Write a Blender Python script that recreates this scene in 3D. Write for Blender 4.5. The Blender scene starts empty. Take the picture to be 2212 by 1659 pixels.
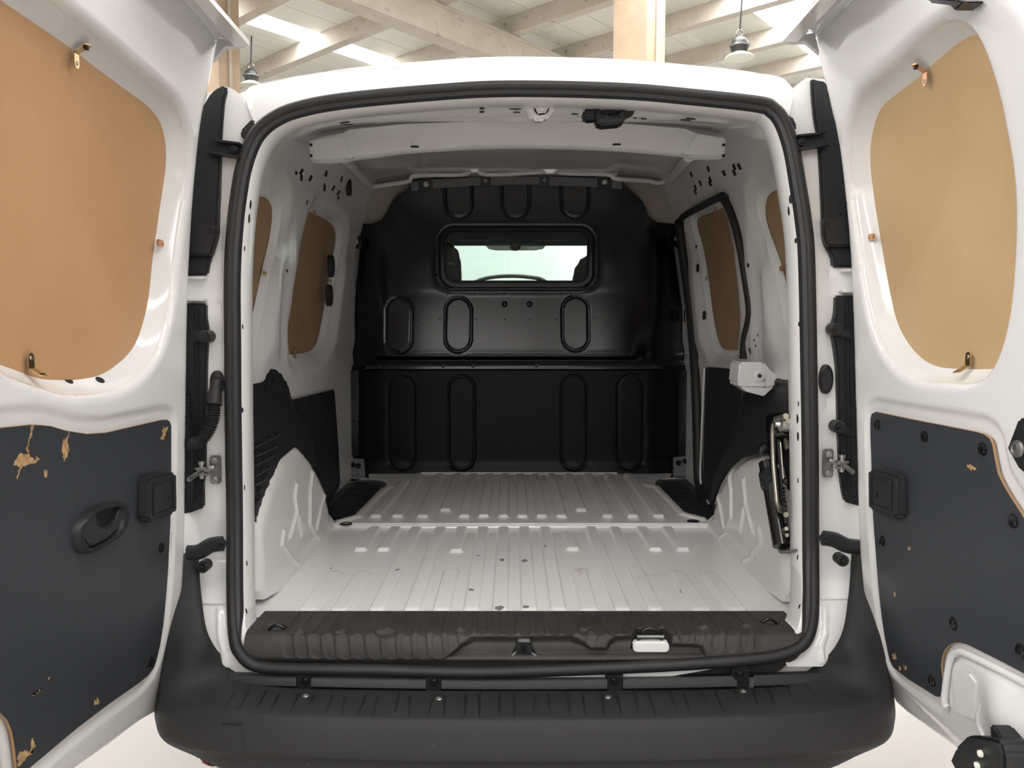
import bpy, bmesh, math, random
import numpy as np
from mathutils import Vector, Matrix
from mathutils.geometry import delaunay_2d_cdt
from mathutils.bvhtree import BVHTree
SC = bpy.context.scene
COL = SC.collection
random.seed(4); RNG = np.random.default_rng(4)
# ------------------------------------------------------------------ camera
F = 1720.0; CX, CY = 1106.0, 829.5
CAM = np.array([-.029, -1.72, 1.25]); TH = math.atan(124.5 / 1720)
cd = bpy.data.cameras.new('camera'); cam = bpy.data.objects.new('camera', cd); COL.objects.link(cam)
cd.sensor_width = 36; cd.lens = F / 2212 * 36; cd.clip_start = .02; cd.clip_end = 200
cam.location = CAM; cam.rotation_euler = (math.pi / 2 - TH, 0, 0)
SC.camera = cam
# ------------------------------------------------------------------ world, exposure, light levels
w = bpy.data.worlds.new('hall_world'); SC.world = w; w.use_nodes = True
w.node_tree.nodes['Background'].inputs[0].default_value = (.85, .93, 1, 1)
w.node_tree.nodes['Background'].inputs[1].default_value = 0.5
SC.view_settings.view_transform = 'Standard'; SC.view_settings.look = 'None'
SC.view_settings.gamma = 1; SC.view_settings.use_curve_mapping = False
SC.view_settings.exposure = 0.12
SKY_EMIT = 14.0
GATE_EMIT = 1.0
SC.cycles.max_bounces = 9; SC.cycles.diffuse_bounces = 5; SC.cycles.glossy_bounces = 5
SC.cycles.transmission_bounces = 6; SC.cycles.caustics_reflective = False; SC.cycles.caustics_refractive = False
SC.cycles.sample_clamp_indirect = 8

# ------------------------------------------------------------------ materials
def mat(name, col, rough=.5, metal=0, spec=.5, bump=0, bscale=60, vary=0, vscale=8, col2=None, coat=0, emit=None, es=1, tc='Object'):
    m = bpy.data.materials.new(name); m.use_nodes = True
    nt = m.node_tree; b = nt.nodes['Principled BSDF']
    b.inputs['Base Color'].default_value = (*col, 1); b.inputs['Roughness'].default_value = rough
    b.inputs['Metallic'].default_value = metal; b.inputs['Specular IOR Level'].default_value = spec
    if coat: b.inputs['Coat Weight'].default_value = coat; b.inputs['Coat Roughness'].default_value = .08
    if emit: b.inputs['Emission Color'].default_value = (*emit, 1); b.inputs['Emission Strength'].default_value = es
    tcn = None
    if bump or vary:
        tcn = nt.nodes.new('ShaderNodeTexCoord')
    if vary:
        n = nt.nodes.new('ShaderNodeTexNoise'); n.inputs['Scale'].default_value = vscale; n.inputs['Detail'].default_value = 6
        n.inputs['Roughness'].default_value = .65
        nt.links.new(tcn.outputs[tc], n.inputs['Vector'])
        r = nt.nodes.new('ShaderNodeValToRGB')
        c2 = col2 or tuple(c * (1 - vary) for c in col)
        r.color_ramp.elements[0].position = .32; r.color_ramp.elements[1].position = .62
        r.color_ramp.elements[0].color = (*c2, 1); r.color_ramp.elements[1].color = (*col, 1)
        nt.links.new(n.outputs['Fac'], r.inputs['Fac']); nt.links.new(r.outputs['Color'], b.inputs['Base Color'])
    if bump:
        n2 = nt.nodes.new('ShaderNodeTexNoise'); n2.inputs['Scale'].default_value = bscale; n2.inputs['Detail'].default_value = 3
        nt.links.new(tcn.outputs[tc], n2.inputs['Vector'])
        bp = nt.nodes.new('ShaderNodeBump'); bp.inputs['Strength'].default_value = bump; bp.inputs['Distance'].default_value = .002
        nt.links.new(n2.outputs['Fac'], bp.inputs['Height']); nt.links.new(bp.outputs['Normal'], b.inputs['Normal'])
    return m

def stain(m, col, scale, lo, hi, stretch=(1, 1, 1)):
    """small irregular marks of their own shape mixed over the base colour"""
    nt = m.node_tree; b = nt.nodes['Principled BSDF']
    tcn = nt.nodes.new('ShaderNodeTexCoord'); mp = nt.nodes.new('ShaderNodeMapping'); mp.inputs['Scale'].default_value = stretch
    nt.links.new(tcn.outputs['Object'], mp.inputs['Vector'])
    n = nt.nodes.new('ShaderNodeTexNoise'); n.inputs['Scale'].default_value = scale; n.inputs['Detail'].default_value = 5
    nt.links.new(mp.outputs['Vector'], n.inputs['Vector'])
    r = nt.nodes.new('ShaderNodeMapRange'); r.inputs['From Min'].default_value = lo; r.inputs['From Max'].default_value = hi
    nt.links.new(n.outputs['Fac'], r.inputs['Value'])
    mx = nt.nodes.new('ShaderNodeMixRGB'); mx.inputs['Color2'].default_value = (*col, 1)
    src = b.inputs['Base Color'].links[0].from_socket if b.inputs['Base Color'].links else None
    if src: nt.links.new(src, mx.inputs['Color1'])
    else: mx.inputs['Color1'].default_value = b.inputs['Base Color'].default_value
    nt.links.new(r.outputs['Result'], mx.inputs['Fac']); nt.links.new(mx.outputs['Color'], b.inputs['Base Color'])

M = {}
M['white'] = mat('white_paint', (.735, .737, .735), .12, spec=.5)
M['white_floor'] = mat('white_floor_paint', (.745, .742, .735), .13, spec=.5)
stain(M['white_floor'], (.45, .40, .31), 9, .655, .80, (1, .45, 1)); stain(M['white_floor'], (.12, .11, .1), 34, .745, .77, (1, .5, 1))
M['bumper'] = mat('textured_black_plastic', (.025, .0255, .027), .58, spec=.25, bump=.25, bscale=900)
stain(M['bumper'], (.3, .3, .3), 130, .765, .79)
M['plastic'] = mat('black_plastic', (.017, .018, .020), .42, spec=.3, bump=.1, bscale=500)
M['sill'] = mat('worn_black_plastic', (.030, .029, .0285), .55, spec=.35, bump=.3, bscale=700, vary=.45, vscale=14, col2=(.046, .044, .041))
M['rubber'] = mat('black_rubber', (.018, .018, .019), .5, spec=.35)
M['trim'] = mat('black_liner_plastic', (.018, .019, .021), .48, bump=.2, bscale=600)
M['bulk'] = mat('black_painted_steel', (.004, .005, .0075), .17, spec=.5)
M['bulk2'] = mat('matt_black_steel', (.005, .006, .009), .34, spec=.16)
M['board'] = mat('black_faced_board', (.034, .039, .047), .42, spec=.5, bump=.06, bscale=300)
stain(M['board'], (.30, .27, .22), 60, .80, .82)
M['fibre'] = mat('raw_board_edge', (.34, .21, .11), .8)
M['chip'] = mat('torn_fibre', (.50, .33, .17), .85, vary=.6, vscale=90, col2=(.25, .13, .05))
def hardboard(name, c1, c2):
    m = mat(name, c1, .55, spec=.3, bump=.12, bscale=220, vary=.3, vscale=3.2, col2=c2)
    stain(m, tuple(c * .55 for c in c2), 26, .73, .80, (1, 1, 1)); return m
M['hb_warm'] = hardboard('hardboard_orange', (.51, .305, .160), (.46, .265, .130))
M['hb_tan'] = hardboard('hardboard_tan', (.55, .385, .215), (.50, .335, .175))
M['hb_brown'] = hardboard('hardboard_brown', (.37, .245, .14), (.32, .205, .115))
M['zinc'] = mat('yellow_zinc', (.62, .48, .26), .3, metal=1)
M['copper'] = mat('copper_zinc', (.72, .42, .26), .3, metal=1)
M['steel'] = mat('galvanised_steel', (.50, .50, .48), .35, metal=1, vary=.3, vscale=40)
M['steel2'] = mat('grey_steel', (.30, .30, .29), .42, metal=.9, vary=.4, vscale=30)
M['olive'] = mat('olive_zinc_rod', (.46, .44, .36), .35, metal=.9)
M['lit_edge'] = mat('lit_liner_edge', (.06, .06, .06), .4)  # paler than the liner: light caught by slot edges, put into the colour
M['black'] = mat('black_void', (.004, .004, .005), .6)
M['blackgloss'] = mat('gloss_black_metal', (.008, .008, .009), .18)
M['beige'] = mat('beige_trim', (.34, .31, .27), .7)
M['greytrim'] = mat('grey_trim', (.17, .17, .175), .6)
M['cabdark'] = mat('cab_black', (.012, .013, .014), .6)
M['concrete'] = mat('concrete', (.65, .605, .54), .9, bump=.4, bscale=30, vary=.3, vscale=2.5, col2=(.57, .51, .43))
stain(M['concrete'], (.30, .26, .2), 5, .62, .78)
M['concrete_tan'] = mat('concrete_tan', (.66, .51, .37), .9, bump=.3, bscale=30, vary=.2, vscale=2)
M['sheet'] = mat('roof_sheet', (.86, .87, .82), .55, vary=.08, vscale=.6)
M['sheet_rib'] = mat('roof_sheet_corrugated', (.74, .76, .70), .5)
M['skylight'] = mat('skylight', (.9, .9, .9), .4, emit=(1, .982, .985), es=SKY_EMIT)
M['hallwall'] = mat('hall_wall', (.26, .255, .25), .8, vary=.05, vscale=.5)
M['clerestory'] = mat('added_wall_glow', (.9, .9, .9), .4, emit=(1, .98, .96), es=3.4)  # unseen glow added high on the walls to brighten the bulkhead's reflection
M['facade'] = mat('added_view_glow', (.85, .88, .85), .4, emit=(.92, 1, .95), es=.74)  # glow added so the wall beyond the windscreen looks bright
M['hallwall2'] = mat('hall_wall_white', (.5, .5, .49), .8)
M['hallfloor'] = mat('hall_floor', (.39, .372, .35), .28, vary=.06, vscale=1.2)
M['lampwhite'] = mat('lamp_white', (.80, .84, .72), .4)
M['lampdark'] = mat('lamp_dark', (.035, .037, .037), .4)
M['tyre'] = mat('tyre', (.02, .02, .02), .7, bump=.2, bscale=200)
M['orange'] = mat('tyre_red_line', (.35, .06, .04), .7)
g = bpy.data.materials.new('green_glass'); g.use_nodes = True; M['glass'] = g
nt = g.node_tree; nt.nodes.remove(nt.nodes['Principled BSDF'])
tr = nt.nodes.new('ShaderNodeBsdfTransparent'); tr.inputs[0].default_value = (.92, .985, .955, 1)
gl = nt.nodes.new('ShaderNodeBsdfGlossy'); gl.inputs['Roughness'].default_value = .02
mx = nt.nodes.new('ShaderNodeMixShader'); fr = nt.nodes.new('ShaderNodeFresnel'); fr.inputs[0].default_value = 1.4
nt.links.new(fr.outputs[0], mx.inputs[0]); nt.links.new(tr.outputs[0], mx.inputs[1]); nt.links.new(gl.outputs[0], mx.inputs[2])
nt.links.new(mx.outputs[0], nt.nodes['Material Output'].inputs[0])

# ------------------------------------------------------------------ reading positions off the photograph at real depths
def ray(px, py):
    xc = (px - CX) / F; yc = -(py - CY) / F
    return np.array([xc, math.cos(TH) + yc * math.sin(TH), -math.sin(TH) + yc * math.cos(TH)])
def P(px, py, y): d = ray(px, py); return CAM + d * (y - CAM[1]) / d[1]
def Z(px, py, z): d = ray(px, py); return CAM + d * (z - CAM[2]) / d[2]
def XP(px, py, x): d = ray(px, py); return CAM + d * (x - CAM[0]) / d[0]
def yb(z):                                     # the van's rear face leans forward above the belt line
    z = np.asarray(z, float); t = np.clip((.76 - z) / .22, 0, 1); return np.where(z > 1.15, .08 * ((z - 1.15) / .65) ** 2, -.115 * t * t * (3 - 2 * t))
def R(px, py, dy=0.):
    y = dy
    for _ in range(6):
        p = P(px, py, y); y = float(yb(p[2])) + dy
    return P(px, py, y)
def cr(pts, n=8, closed=False):
    """Catmull-Rom through the points"""
    p = np.asarray(pts, float); N = len(p); out = []
    rng = range(N) if closed else range(N - 1)
    for i in rng:
        if closed: a, b, c, d = p[(i - 1) % N], p[i], p[(i + 1) % N], p[(i + 2) % N]
        else: a, b, c, d = p[max(i - 1, 0)], p[i], p[i + 1], p[min(i + 2, N - 1)]
        for k in range(n):
            t = k / n
            out.append(.5 * (2 * b + (c - a) * t + (2 * a - 5 * b + 4 * c - d) * t * t + (3 * b - a - 3 * c + d) * t ** 3))
    if not closed: out.append(p[-1])
    return np.array(out)
def tab(pairs):
    t = cr(pairs, 8); return lambda z: np.interp(z, t[:, 0], t[:, 1])
XD = {-1: tab([(.2, .83), (.44, .777), (.55, .749), (.665, .729), (.86, .723), (1.06, .719), (1.45, .708), (1.70, .684), (1.815, .654), (2.0, .59)]),
      1: tab([(.2, .83), (.47, .778), (.55, .741), (.66, .718), (.81, .705), (1.04, .70), (1.39, .69), (1.634, .663), (1.82, .62), (2.0, .56)])}
def solve(px, py, fx):
    x = fx(0., 1.1)
    for _ in range(8):
        p = XP(px, py, x); x = float(fx(p[1], p[2]))
    return XP(px, py, x)
def door_x(side, off=0.): return lambda y, z: side * (XD[side](z) + off)
def wall_x(side, off=0.):
    def f(y, z):
        t = np.clip((np.asarray(z) - 1.12 - .06 * np.asarray(y)) / .68, 0, 2)
        return side * (.725 - .125 * t ** 2.2 + off)
    return f
LX = tab([(.3, .63), (.6, .632), (.80, .642), (.92, .662), (1.0, .70), (1.07, .722), (1.3, .727)])
def liner_x(side, off=0.): return lambda y, z: side * (LX(z) + off)
AX = tab([(.4, .612), (.6, .614), (.75, .618), (.85, .63), (.93, .655), (1.0, .70)])
def arch_x(side, off=0.): return lambda y, z: side * (AX(z) + off)
def yz(px_list, fx): return np.array([solve(a, b, fx)[1:] for a, b in px_list])

# ------------------------------------------------------------------ mesh tools
WL = {}
def link(name, me, par=None, label=None, loc=(0, 0, 0)):
    o = bpy.data.objects.new(name, me); COL.objects.link(o)
    pw = WL.get(par.name, np.zeros(3)) if par else np.zeros(3)
    o.location = Vector(np.asarray(loc, float) - pw)
    if par: o.parent = par
    WL[o.name] = np.asarray(loc, float)
    if label: o['label'] = label
    return o
def thing(name, label, cat, loc, group=None):
    o = link(name, None, None, label, loc); o.empty_display_size = .1; o['category'] = cat
    if group: o['group'] = group
    return o
def mk(name, V, Fc, mats, par=None, label=None, smooth=35, mi=None):
    V = np.asarray(V, float); c = (V.min(0) + V.max(0)) / 2
    me = bpy.data.meshes.new(name); me.from_pydata((V - c).tolist(), [], [list(map(int, f)) for f in Fc])
    for m in (mats if isinstance(mats, (list, tuple)) else [mats]): me.materials.append(M[m])
    if mi is not None: me.polygons.foreach_set('material_index', np.asarray(mi, np.int32))
    if smooth:
        me.polygons.foreach_set('use_smooth', [True] * len(me.polygons)); me.set_sharp_from_angle(angle=math.radians(smooth))
    me.update()
    return link(name, me, par, label, c)
def bm_mk(name, bm, mats, par=None, label=None, smooth=35):
    bmesh.ops.recalc_face_normals(bm, faces=bm.faces); bm.verts.ensure_lookup_table(); bm.verts.index_update()
    V = [v.co[:] for v in bm.verts]; Fc = [[v.index for v in f.verts] for f in bm.faces]; mi = [f.material_index for f in bm.faces]
    bm.free(); return mk(name, V, Fc, mats, par, label, smooth, mi)
def pip(p, poly):
    x, y = p[:, 0], p[:, 1]; r = np.zeros(len(p), bool); n = len(poly); j = n - 1
    for i in range(n):
        xi, yi = poly[i]; xj, yj = poly[j]
        if yi != yj:
            c = ((yi > y) != (yj > y)) & (x < (xj - xi) * (y - yi) / (yj - yi) + xi); r ^= c
        j = i
    return r
def sd_line(p, a, b):
    a = np.asarray(a, float); b = np.asarray(b, float); ab = b - a
    t = np.clip(((p - a) @ ab) / max(ab @ ab, 1e-12), 0, 1); return np.linalg.norm(p - a - t[:, None] * ab, axis=1)
def sd_path(p, pts, closed=False):
    d = np.full(len(p), 9.); n = len(pts)
    for i in range(n if closed else n - 1): d = np.minimum(d, sd_line(p, pts[i], pts[(i + 1) % n]))
    return d
def sd_poly(p, poly): d = sd_path(p, poly, True); return np.where(pip(p, poly), -d, d)
def sd_rr(p, c, hx, hy, r):
    q = np.abs(p - np.asarray(c)) - np.array([hx - r, hy - r])
    return np.linalg.norm(np.maximum(q, 0), axis=1) + np.minimum(q.max(1), 0) - r
def sst(a, b, x): t = np.clip((x - a) / (b - a), 0, 1); return t * t * (3 - 2 * t)
def dens(loop, step, closed=True):
    out = []; n = len(loop)
    for i in range(n if closed else n - 1):
        a, b = loop[i], loop[(i + 1) % n]; k = max(1, int(math.ceil(np.linalg.norm(b - a) / step)))
        for t in range(k): out.append(a + (b - a) * t / k)
    if not closed: out.append(loop[-1])
    return np.array(out)
def offs(loop, d):
    """grow a closed loop outward by d"""
    n = len(loop); a = np.roll(loop, 1, 0); b = np.roll(loop, -1, 0); t = b - a
    t /= np.maximum(np.linalg.norm(t, axis=1), 1e-9)[:, None]; nn = np.stack([t[:, 1], -t[:, 0]], 1)
    s = np.sign(np.sum(loop[:, 0] * np.roll(loop[:, 1], -1) - np.roll(loop[:, 0], -1) * loop[:, 1]))
    return loop + nn * (np.asarray(d)[:, None] if np.ndim(d) else d) * s
def cdt(outline, holes, step, refine=None, fine=None):
    loops = [dens(np.asarray(l, float), step) for l in [outline] + list(holes)]
    allb = np.concatenate(loops); mn, mxx = allb.min(0), allb.max(0)
    def grid(s):
        gx = np.arange(mn[0] + s / 2, mxx[0], s); gy = np.arange(mn[1] + s / 2, mxx[1], s)
        g = np.stack(np.meshgrid(gx, gy), -1).reshape(-1, 2); return g + RNG.uniform(-.08, .08, g.shape) * s
    g = grid(step)
    if refine is not None:
        gf = grid(fine); keep = refine(gf); g = np.concatenate([g[~refine(g)], gf[keep]])
    k = pip(g, loops[0])
    for h in loops[1:]: k &= ~pip(g, h)
    g = g[k]; d = np.full(len(g), 9.)
    for l in loops:
        for i0 in range(0, len(l), 400):
            seg = l[i0:i0 + 400]; d = np.minimum(d, np.min(np.linalg.norm(g[:, None, :] - seg[None], axis=2), axis=1) if len(g) * len(seg) < 4e7 else sd_path(g, seg))
    g = g[d > (fine or step) * .45]
    pts = np.concatenate(loops + [g]); ed = []; b = 0
    for l in loops:
        ed += [(b + i, b + (i + 1) % len(l)) for i in range(len(l))]; b += len(l)
    vo, eo, fo, *_ = delaunay_2d_cdt([Vector(p) for p in pts], ed, [], 0, 1e-6)
    V = np.array([v[:] for v in vo]); T = np.array([f for f in fo if len(f) == 3]); c = V[T].mean(1)
    k = pip(c, loops[0])
    for h in loops[1:]: k &= ~pip(c, h)
    return V, T[k], loops
def edges_of(T):
    e = {}
    for t in T:
        for i in range(3):
            a, b = int(t[i]), int(t[(i + 1) % 3]); e[(a, b)] = 1
    return [k for k in e if (k[1], k[0]) not in e]
def panel(name, outline, holes, step, to3d, mats, par, label=None, refine=None, fine=None, skirt=None, smooth=40, side_mi=0):
    """stamped sheet: a meshed outline with holes, mapped to 3-D by to3d, its rim folded back along skirt"""
    V, T, loops = cdt(outline, holes, step, refine, fine); W = to3d(V); Fc = [tuple(t) for t in T]; mi = [0] * len(Fc)
    if skirt is not None:
        be = edges_of(T); ids = {}; W = list(W)
        for a, b in be:
            for v in (a, b):
                if v not in ids: ids[v] = len(W); W.append(W[v] + np.asarray(skirt))
        for a, b in be: Fc.append((b, a, ids[a], ids[b])); mi.append(side_mi)
    return mk(name, W, Fc, mats, par, label, smooth, mi)
def slab(name, pts, vec, mats, par, label=None, bev=0, seg=2, smooth=35, side_mi=0):
    bm = bmesh.new(); v = [bm.verts.new(Vector(p)) for p in pts]; f = bm.faces.new(v)
    r = bmesh.ops.extrude_face_region(bm, geom=[f]); nv = [e for e in r['geom'] if isinstance(e, bmesh.types.BMVert)]
    bmesh.ops.translate(bm, verts=nv, vec=Vector(vec))
    for q in bm.faces:
        if len(q.verts) == 4 and len(pts) != 4: q.material_index = side_mi
    if bev:
        bmesh.ops.recalc_face_normals(bm, faces=bm.faces)
        bmesh.ops.bevel(bm, geom=list(bm.edges), offset=bev, segments=seg, affect='EDGES', clamp_overlap=True)
    return bm_mk(name, bm, mats, par, label, smooth)
def loft(name, rows, mats, par, label=None, closed=False, smooth=40):
    n = len(rows[0]); V = np.concatenate([np.asarray(r, float) for r in rows]); Fc = []
    for i in range(len(rows) - 1):
        for j in range(n if closed else n - 1):
            k = (j + 1) % n; Fc.append((i * n + j, i * n + k, (i + 1) * n + k, (i + 1) * n + j))
    return mk(name, V, Fc, mats, par, label, smooth)
def frames(p, closed):
    n = len(p); T = np.zeros((n, 3))
    for i in range(n):
        a = p[(i - 1) % n] if closed or i else p[0]; b = p[(i + 1) % n] if closed or i < n - 1 else p[-1]
        T[i] = (b - a) / max(np.linalg.norm(b - a), 1e-9)
    return T
def tube(name, pts, r, mats, par, label=None, closed=False, seg=10, up=(0, 1, 0), flat=1., rads=None):
    """round bar along a path; flat squashes it along up"""
    p = np.asarray(pts, float); T = frames(p, closed); V = []; Fc = []; n = len(p)
    for i in range(n):
        u = np.asarray(up, float); u = u - T[i] * (u @ T[i])
        if np.linalg.norm(u) < .05: u = np.array([.3, .2, 1.]) - T[i] * (np.array([.3, .2, 1.]) @ T[i])
        u /= np.linalg.norm(u); v = np.cross(T[i], u); rr = r if rads is None else rads[i]
        for k in range(seg):
            a = 2 * math.pi * k / seg; V.append(p[i] + rr * (math.cos(a) * u * flat + math.sin(a) * v))
    for i in range(n if closed else n - 1):
        for k in range(seg): Fc.append((i * seg + k, i * seg + (k + 1) % seg, ((i + 1) % n) * seg + (k + 1) % seg, ((i + 1) % n) * seg + k))
    if not closed: Fc += [tuple(range(seg))[::-1], tuple((n - 1) * seg + k for k in range(seg))]
    return mk(name, V, Fc, mats, par, label, 50)
def basis(ax):
    ax = np.asarray(ax, float); ax /= np.linalg.norm(ax)
    u = np.cross(ax, (0, 0, 1.)) if abs(ax[2]) < .9 else np.cross(ax, (0, 1., 0)); u /= np.linalg.norm(u); return ax, u, np.cross(ax, u)
def lathe(name, c, ax, prof, mats, par, label=None, seg=20, sx=1., sy=1., rot=0., smooth=40):
    """profile (radius, height) turned about ax at c; capped at the ends"""
    ax, u, v = basis(ax); c = np.asarray(c, float); V = []; Fc = []
    for r, h in prof:
        for k in range(seg):
            a = 2 * math.pi * k / seg + rot; V.append(c + ax * h + r * (math.cos(a) * u * sx + math.sin(a) * v * sy))
    for i in range(len(prof) - 1):
        for k in range(seg): Fc.append((i * seg + k, i * seg + (k + 1) % seg, (i + 1) * seg + (k + 1) % seg, (i + 1) * seg + k))
    Fc += [tuple(range(seg))[::-1], tuple((len(prof) - 1) * seg + k for k in range(seg))]
    return mk(name, V, Fc, mats, par, label, smooth)
BOLT = {}
def bolt(c, ax, r, m, par, name='bolt', label=None):
    """a washer with a socket head; copies share one mesh"""
    key = (round(r, 4), m, tuple(np.round(ax, 2)), name)
    if key not in BOLT:
        o = lathe(name, c, ax, [(r, 0), (r, r * .15), (r * .95, r * .22), (r * .62, r * .25), (r * .6, r * .62), (r * .52, r * .7), (r * .28, r * .7), (r * .25, r * .4)], m, par, label, 12)
        BOLT[key] = (o, np.asarray(c, float)); return o
    o0, c0 = BOLT[key]; o = o0.copy(); COL.objects.link(o); o.parent = par
    wl = WL[o0.name] - c0 + np.asarray(c, float); o.location = Vector(wl - WL[par.name]); WL[o.name] = wl
    return o
def box(name, c, d, mats, par, label=None, bev=.003, rot=None, seg=2):
    bm = bmesh.new(); bmesh.ops.create_cube(bm, size=1); bmesh.ops.scale(bm, vec=Vector(d), verts=bm.verts)
    if bev: bmesh.ops.bevel(bm, geom=list(bm.edges), offset=min(bev, min(d) * .45), segments=seg, affect='EDGES')
    if rot is not None: bmesh.ops.rotate(bm, cent=(0, 0, 0), matrix=rot, verts=bm.verts)
    bmesh.ops.translate(bm, vec=Vector(c), verts=bm.verts)
    return bm_mk(name, bm, mats, par, label)
BV = {}
def onto(o, px, py):
    """where the sight line meets a finished mesh: point and normal facing the viewer"""
    if o.name not in BV: BV[o.name] = BVHTree.FromPolygons([v.co[:] for v in o.data.vertices], [tuple(p.vertices) for p in o.data.polygons])
    d = Vector(ray(px, py)).normalized(); loc, n, i, t = BV[o.name].ray_cast(Vector(CAM - WL[o.name]), d)
    if loc is None: return None, None
    if n.dot(d) > 0: n = -n
    return np.array(loc) + WL[o.name], np.array(n)
def hole(o, px, py, r, par, sx=1., sy=1., name='hole', prof=None, m='black', seg=12, label=None):
    p, n = onto(o, px, py)
    if p is None: return None
    return lathe(name, p, n, prof or [(r, -.003), (r, .0006)], m, par, label, seg, sx=sx, sy=sy, rot=math.pi / 4 if seg == 4 else 0)
def structure(o): o['kind'] = 'structure'; return o
# ================================================================== the hall
PA = math.radians(-43); QA = math.radians(50)
pv = np.array([math.cos(PA), math.sin(PA)]); qv = np.array([math.cos(QA), math.sin(QA)])
det = pv[0] * qv[1] - pv[1] * qv[0]
def pq(p, q, z): s = pv * p + qv * q; return np.array([s[0], s[1], z])
def topq(v): return ((v[0] * qv[1] - v[1] * qv[0]) / det, (pv[0] * v[1] - pv[1] * v[0]) / det)
HZ = 6.25
P0, P1, Q0, Q1 = -34., 20., -20., 24.
def prism(name, p0, p1, q0, q1, z0, z1, m, par=None, label=None):
    b = [pq(p0, q0, z0), pq(p1, q0, z0), pq(p1, q1, z0), pq(p0, q1, z0)]
    return slab(name, b, (0, 0, z1 - z0), m, par, label, 0, smooth=0)
structure(prism('floor', P0, P1, Q0, Q1, -.1, 0, 'hallfloor', None, 'pale beige painted hall floor under the van'))
structure(prism('wall_north', P0 - .2, P1 + .2, Q1, Q1 + .2, 0, 8, 'hallwall2', None, 'white hall wall ahead of the van'))
structure(prism('wall_south', P0 - .2, P1 + .2, Q0 - .2, Q0, 0, 8, 'hallwall', None, 'white hall wall behind the photographer'))
structure(prism('wall_west', P0 - .2, P0, Q0, Q1, 0, 8, 'hallwall', None, 'white hall wall on the west'))
structure(prism('wall_east', P1, P1 + .2, Q0, Q1, 0, 8, 'hallwall', None, 'white hall wall on the east'))
wn = [0]
def glow_row(label, horizontal, at, a0, a1, z0, z1, m, n, th=.05):  # a row of added glowing panels along one wall
    wn[0] += 1; o = structure(link('window_%d' % wn[0], None, None, label, pq(*((a0, at) if horizontal else (at, a0)), z0)))
    w_ = (a1 - a0) / n
    for k in range(n):
        a, b = a0 + k * w_ + .03, a0 + (k + 1) * w_ - .03
        prism('pane', *((a, b, at, at + th) if horizontal else (at, at + th, a, b)), z0, z1, m, o)
glow_row('added row of glowing panels high in the wall behind the photographer', True, Q0 + .02, P0 + 1, P1 - 1, 4.5, 6.1, 'clerestory', 14)
glow_row('added row of glowing panels high in the east wall', False, P1 - .08, Q0 + 1, 2, 4.5, 6.1, 'clerestory', 8)
glow_row('added glowing panels standing in for the bright wall ahead, seen through the bulkhead window', True, Q1 - .08, P0 + 1, P1 - 1, .6, 5.4, 'facade', 9)
ceil_o = structure(prism('ceiling', P0, P1, Q0, Q1, HZ + .36, HZ + .5, 'sheet', None, 'pale sheet metal hall roof with skylight strips'))
sx0 = topq(Z(520, 27, HZ + .3))[0]; sx1 = topq(Z(548, 20, HZ + .3))[0]
skyL = (topq(Z(511, 44, HZ + .3))[0], topq(Z(548, 24, HZ + .3))[0]); SW = .60
rL = topq(Z(1620, 18, HZ + .3))[0]
strips = [skyL[0], rL, rL + 6.2, rL + 12.4, skyL[0] - 6.2]
p = P0
edges = []
k = 0
while p < P1:
    nxt = p + .60
    for s in strips:
        if p < s < nxt - .02 and s - p > .02: nxt = s
    wd = 1.15 if any(abs(p - s) < .01 for s in strips[1:]) else .60
    if any(abs(p - s) < .01 for s in strips): nxt = p + wd; sky = True
    else: sky = False
    nxt = min(nxt, P1)
    if sky: prism('skylight', p, nxt, Q0, Q1, HZ + .30, HZ + .34, 'skylight', ceil_o, 'glowing translucent skylight strip')
    else: prism('roof_sheet', p + .006, nxt - .006, Q0, Q1, HZ + .30, HZ + .34, 'sheet', ceil_o)
    p = nxt
# corrugated translucent sheet left of the right-hand skylight
V = []; Fc = []; n = 26; q0 = topq(Z(1640, 60, HZ + .3))[1] - 3; 
for i in range(n * 2 + 1):
    pp = rL - 1.3 + 1.28 * i / (2 * n); zz = HZ + .28 + (.018 if i % 2 else 0)
    V += [pq(pp, q0, zz), pq(pp, q0 + 6.5, zz)]
for i in range(n * 2): Fc.append((2 * i, 2 * i + 2, 2 * i + 3, 2 * i + 1))
mk('roof_sheet', V, Fc, 'sheet_rib', ceil_o, 'ribbed pale roof sheet beside the skylight', 0)
for i in range(-9, 14):
    qq = 5.45 + 1.77 * (i)
    qc = qq
    prs = structure(prism('roof_purlin', P0, P1, 0, .2, HZ, HZ + .30, 'concrete', None, 'beige concrete purlin crossing under the roof sheets'))
    # purlins run along p; shift to their q
    prs.location = Vector(WL[prs.name] + pq(0, qc, 0)); WL[prs.name] = np.array(prs.location)
bp = -7.95
for pb in (bp, bp + 9.5, bp - 9.5):
    structure(prism('roof_beam', pb - .34, pb, Q0, Q1, HZ - .5, HZ, 'concrete', None, 'deep concrete roof beam running under the purlins'))
    structure(prism('conduit_trim', pb, pb + .035, Q0, Q1, HZ - .07, HZ - .035, 'concrete', None, 'thin conduit along the deep concrete beam'))
def column(px, depth, wa, wb, label):
    c = P(px, 150, depth + CAM[1]); pc, qc = topq(c)
    o = link('column', None, None, label, (c[0], c[1], 0)); o['kind'] = 'structure'
    prism('shaft', pc - wa / 2, pc + wa / 2, qc - wb / 2, qc + wb / 2, 0, HZ + 1.6, 'concrete_tan', o)
    e = pq(pc + wa / 2 + .03, qc, 0)
    tube('conduit', [(e[0], e[1], .0), (e[0], e[1], HZ + .2)], .028, 'concrete', o, seg=8)
    return o
column(1380, 11.6, .56, .50, 'tan square concrete column rising behind the van roof, middle of the hall')
column(482, 12.6, .40, .36, 'tan square concrete column beside the left rear door, with a conduit')
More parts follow.
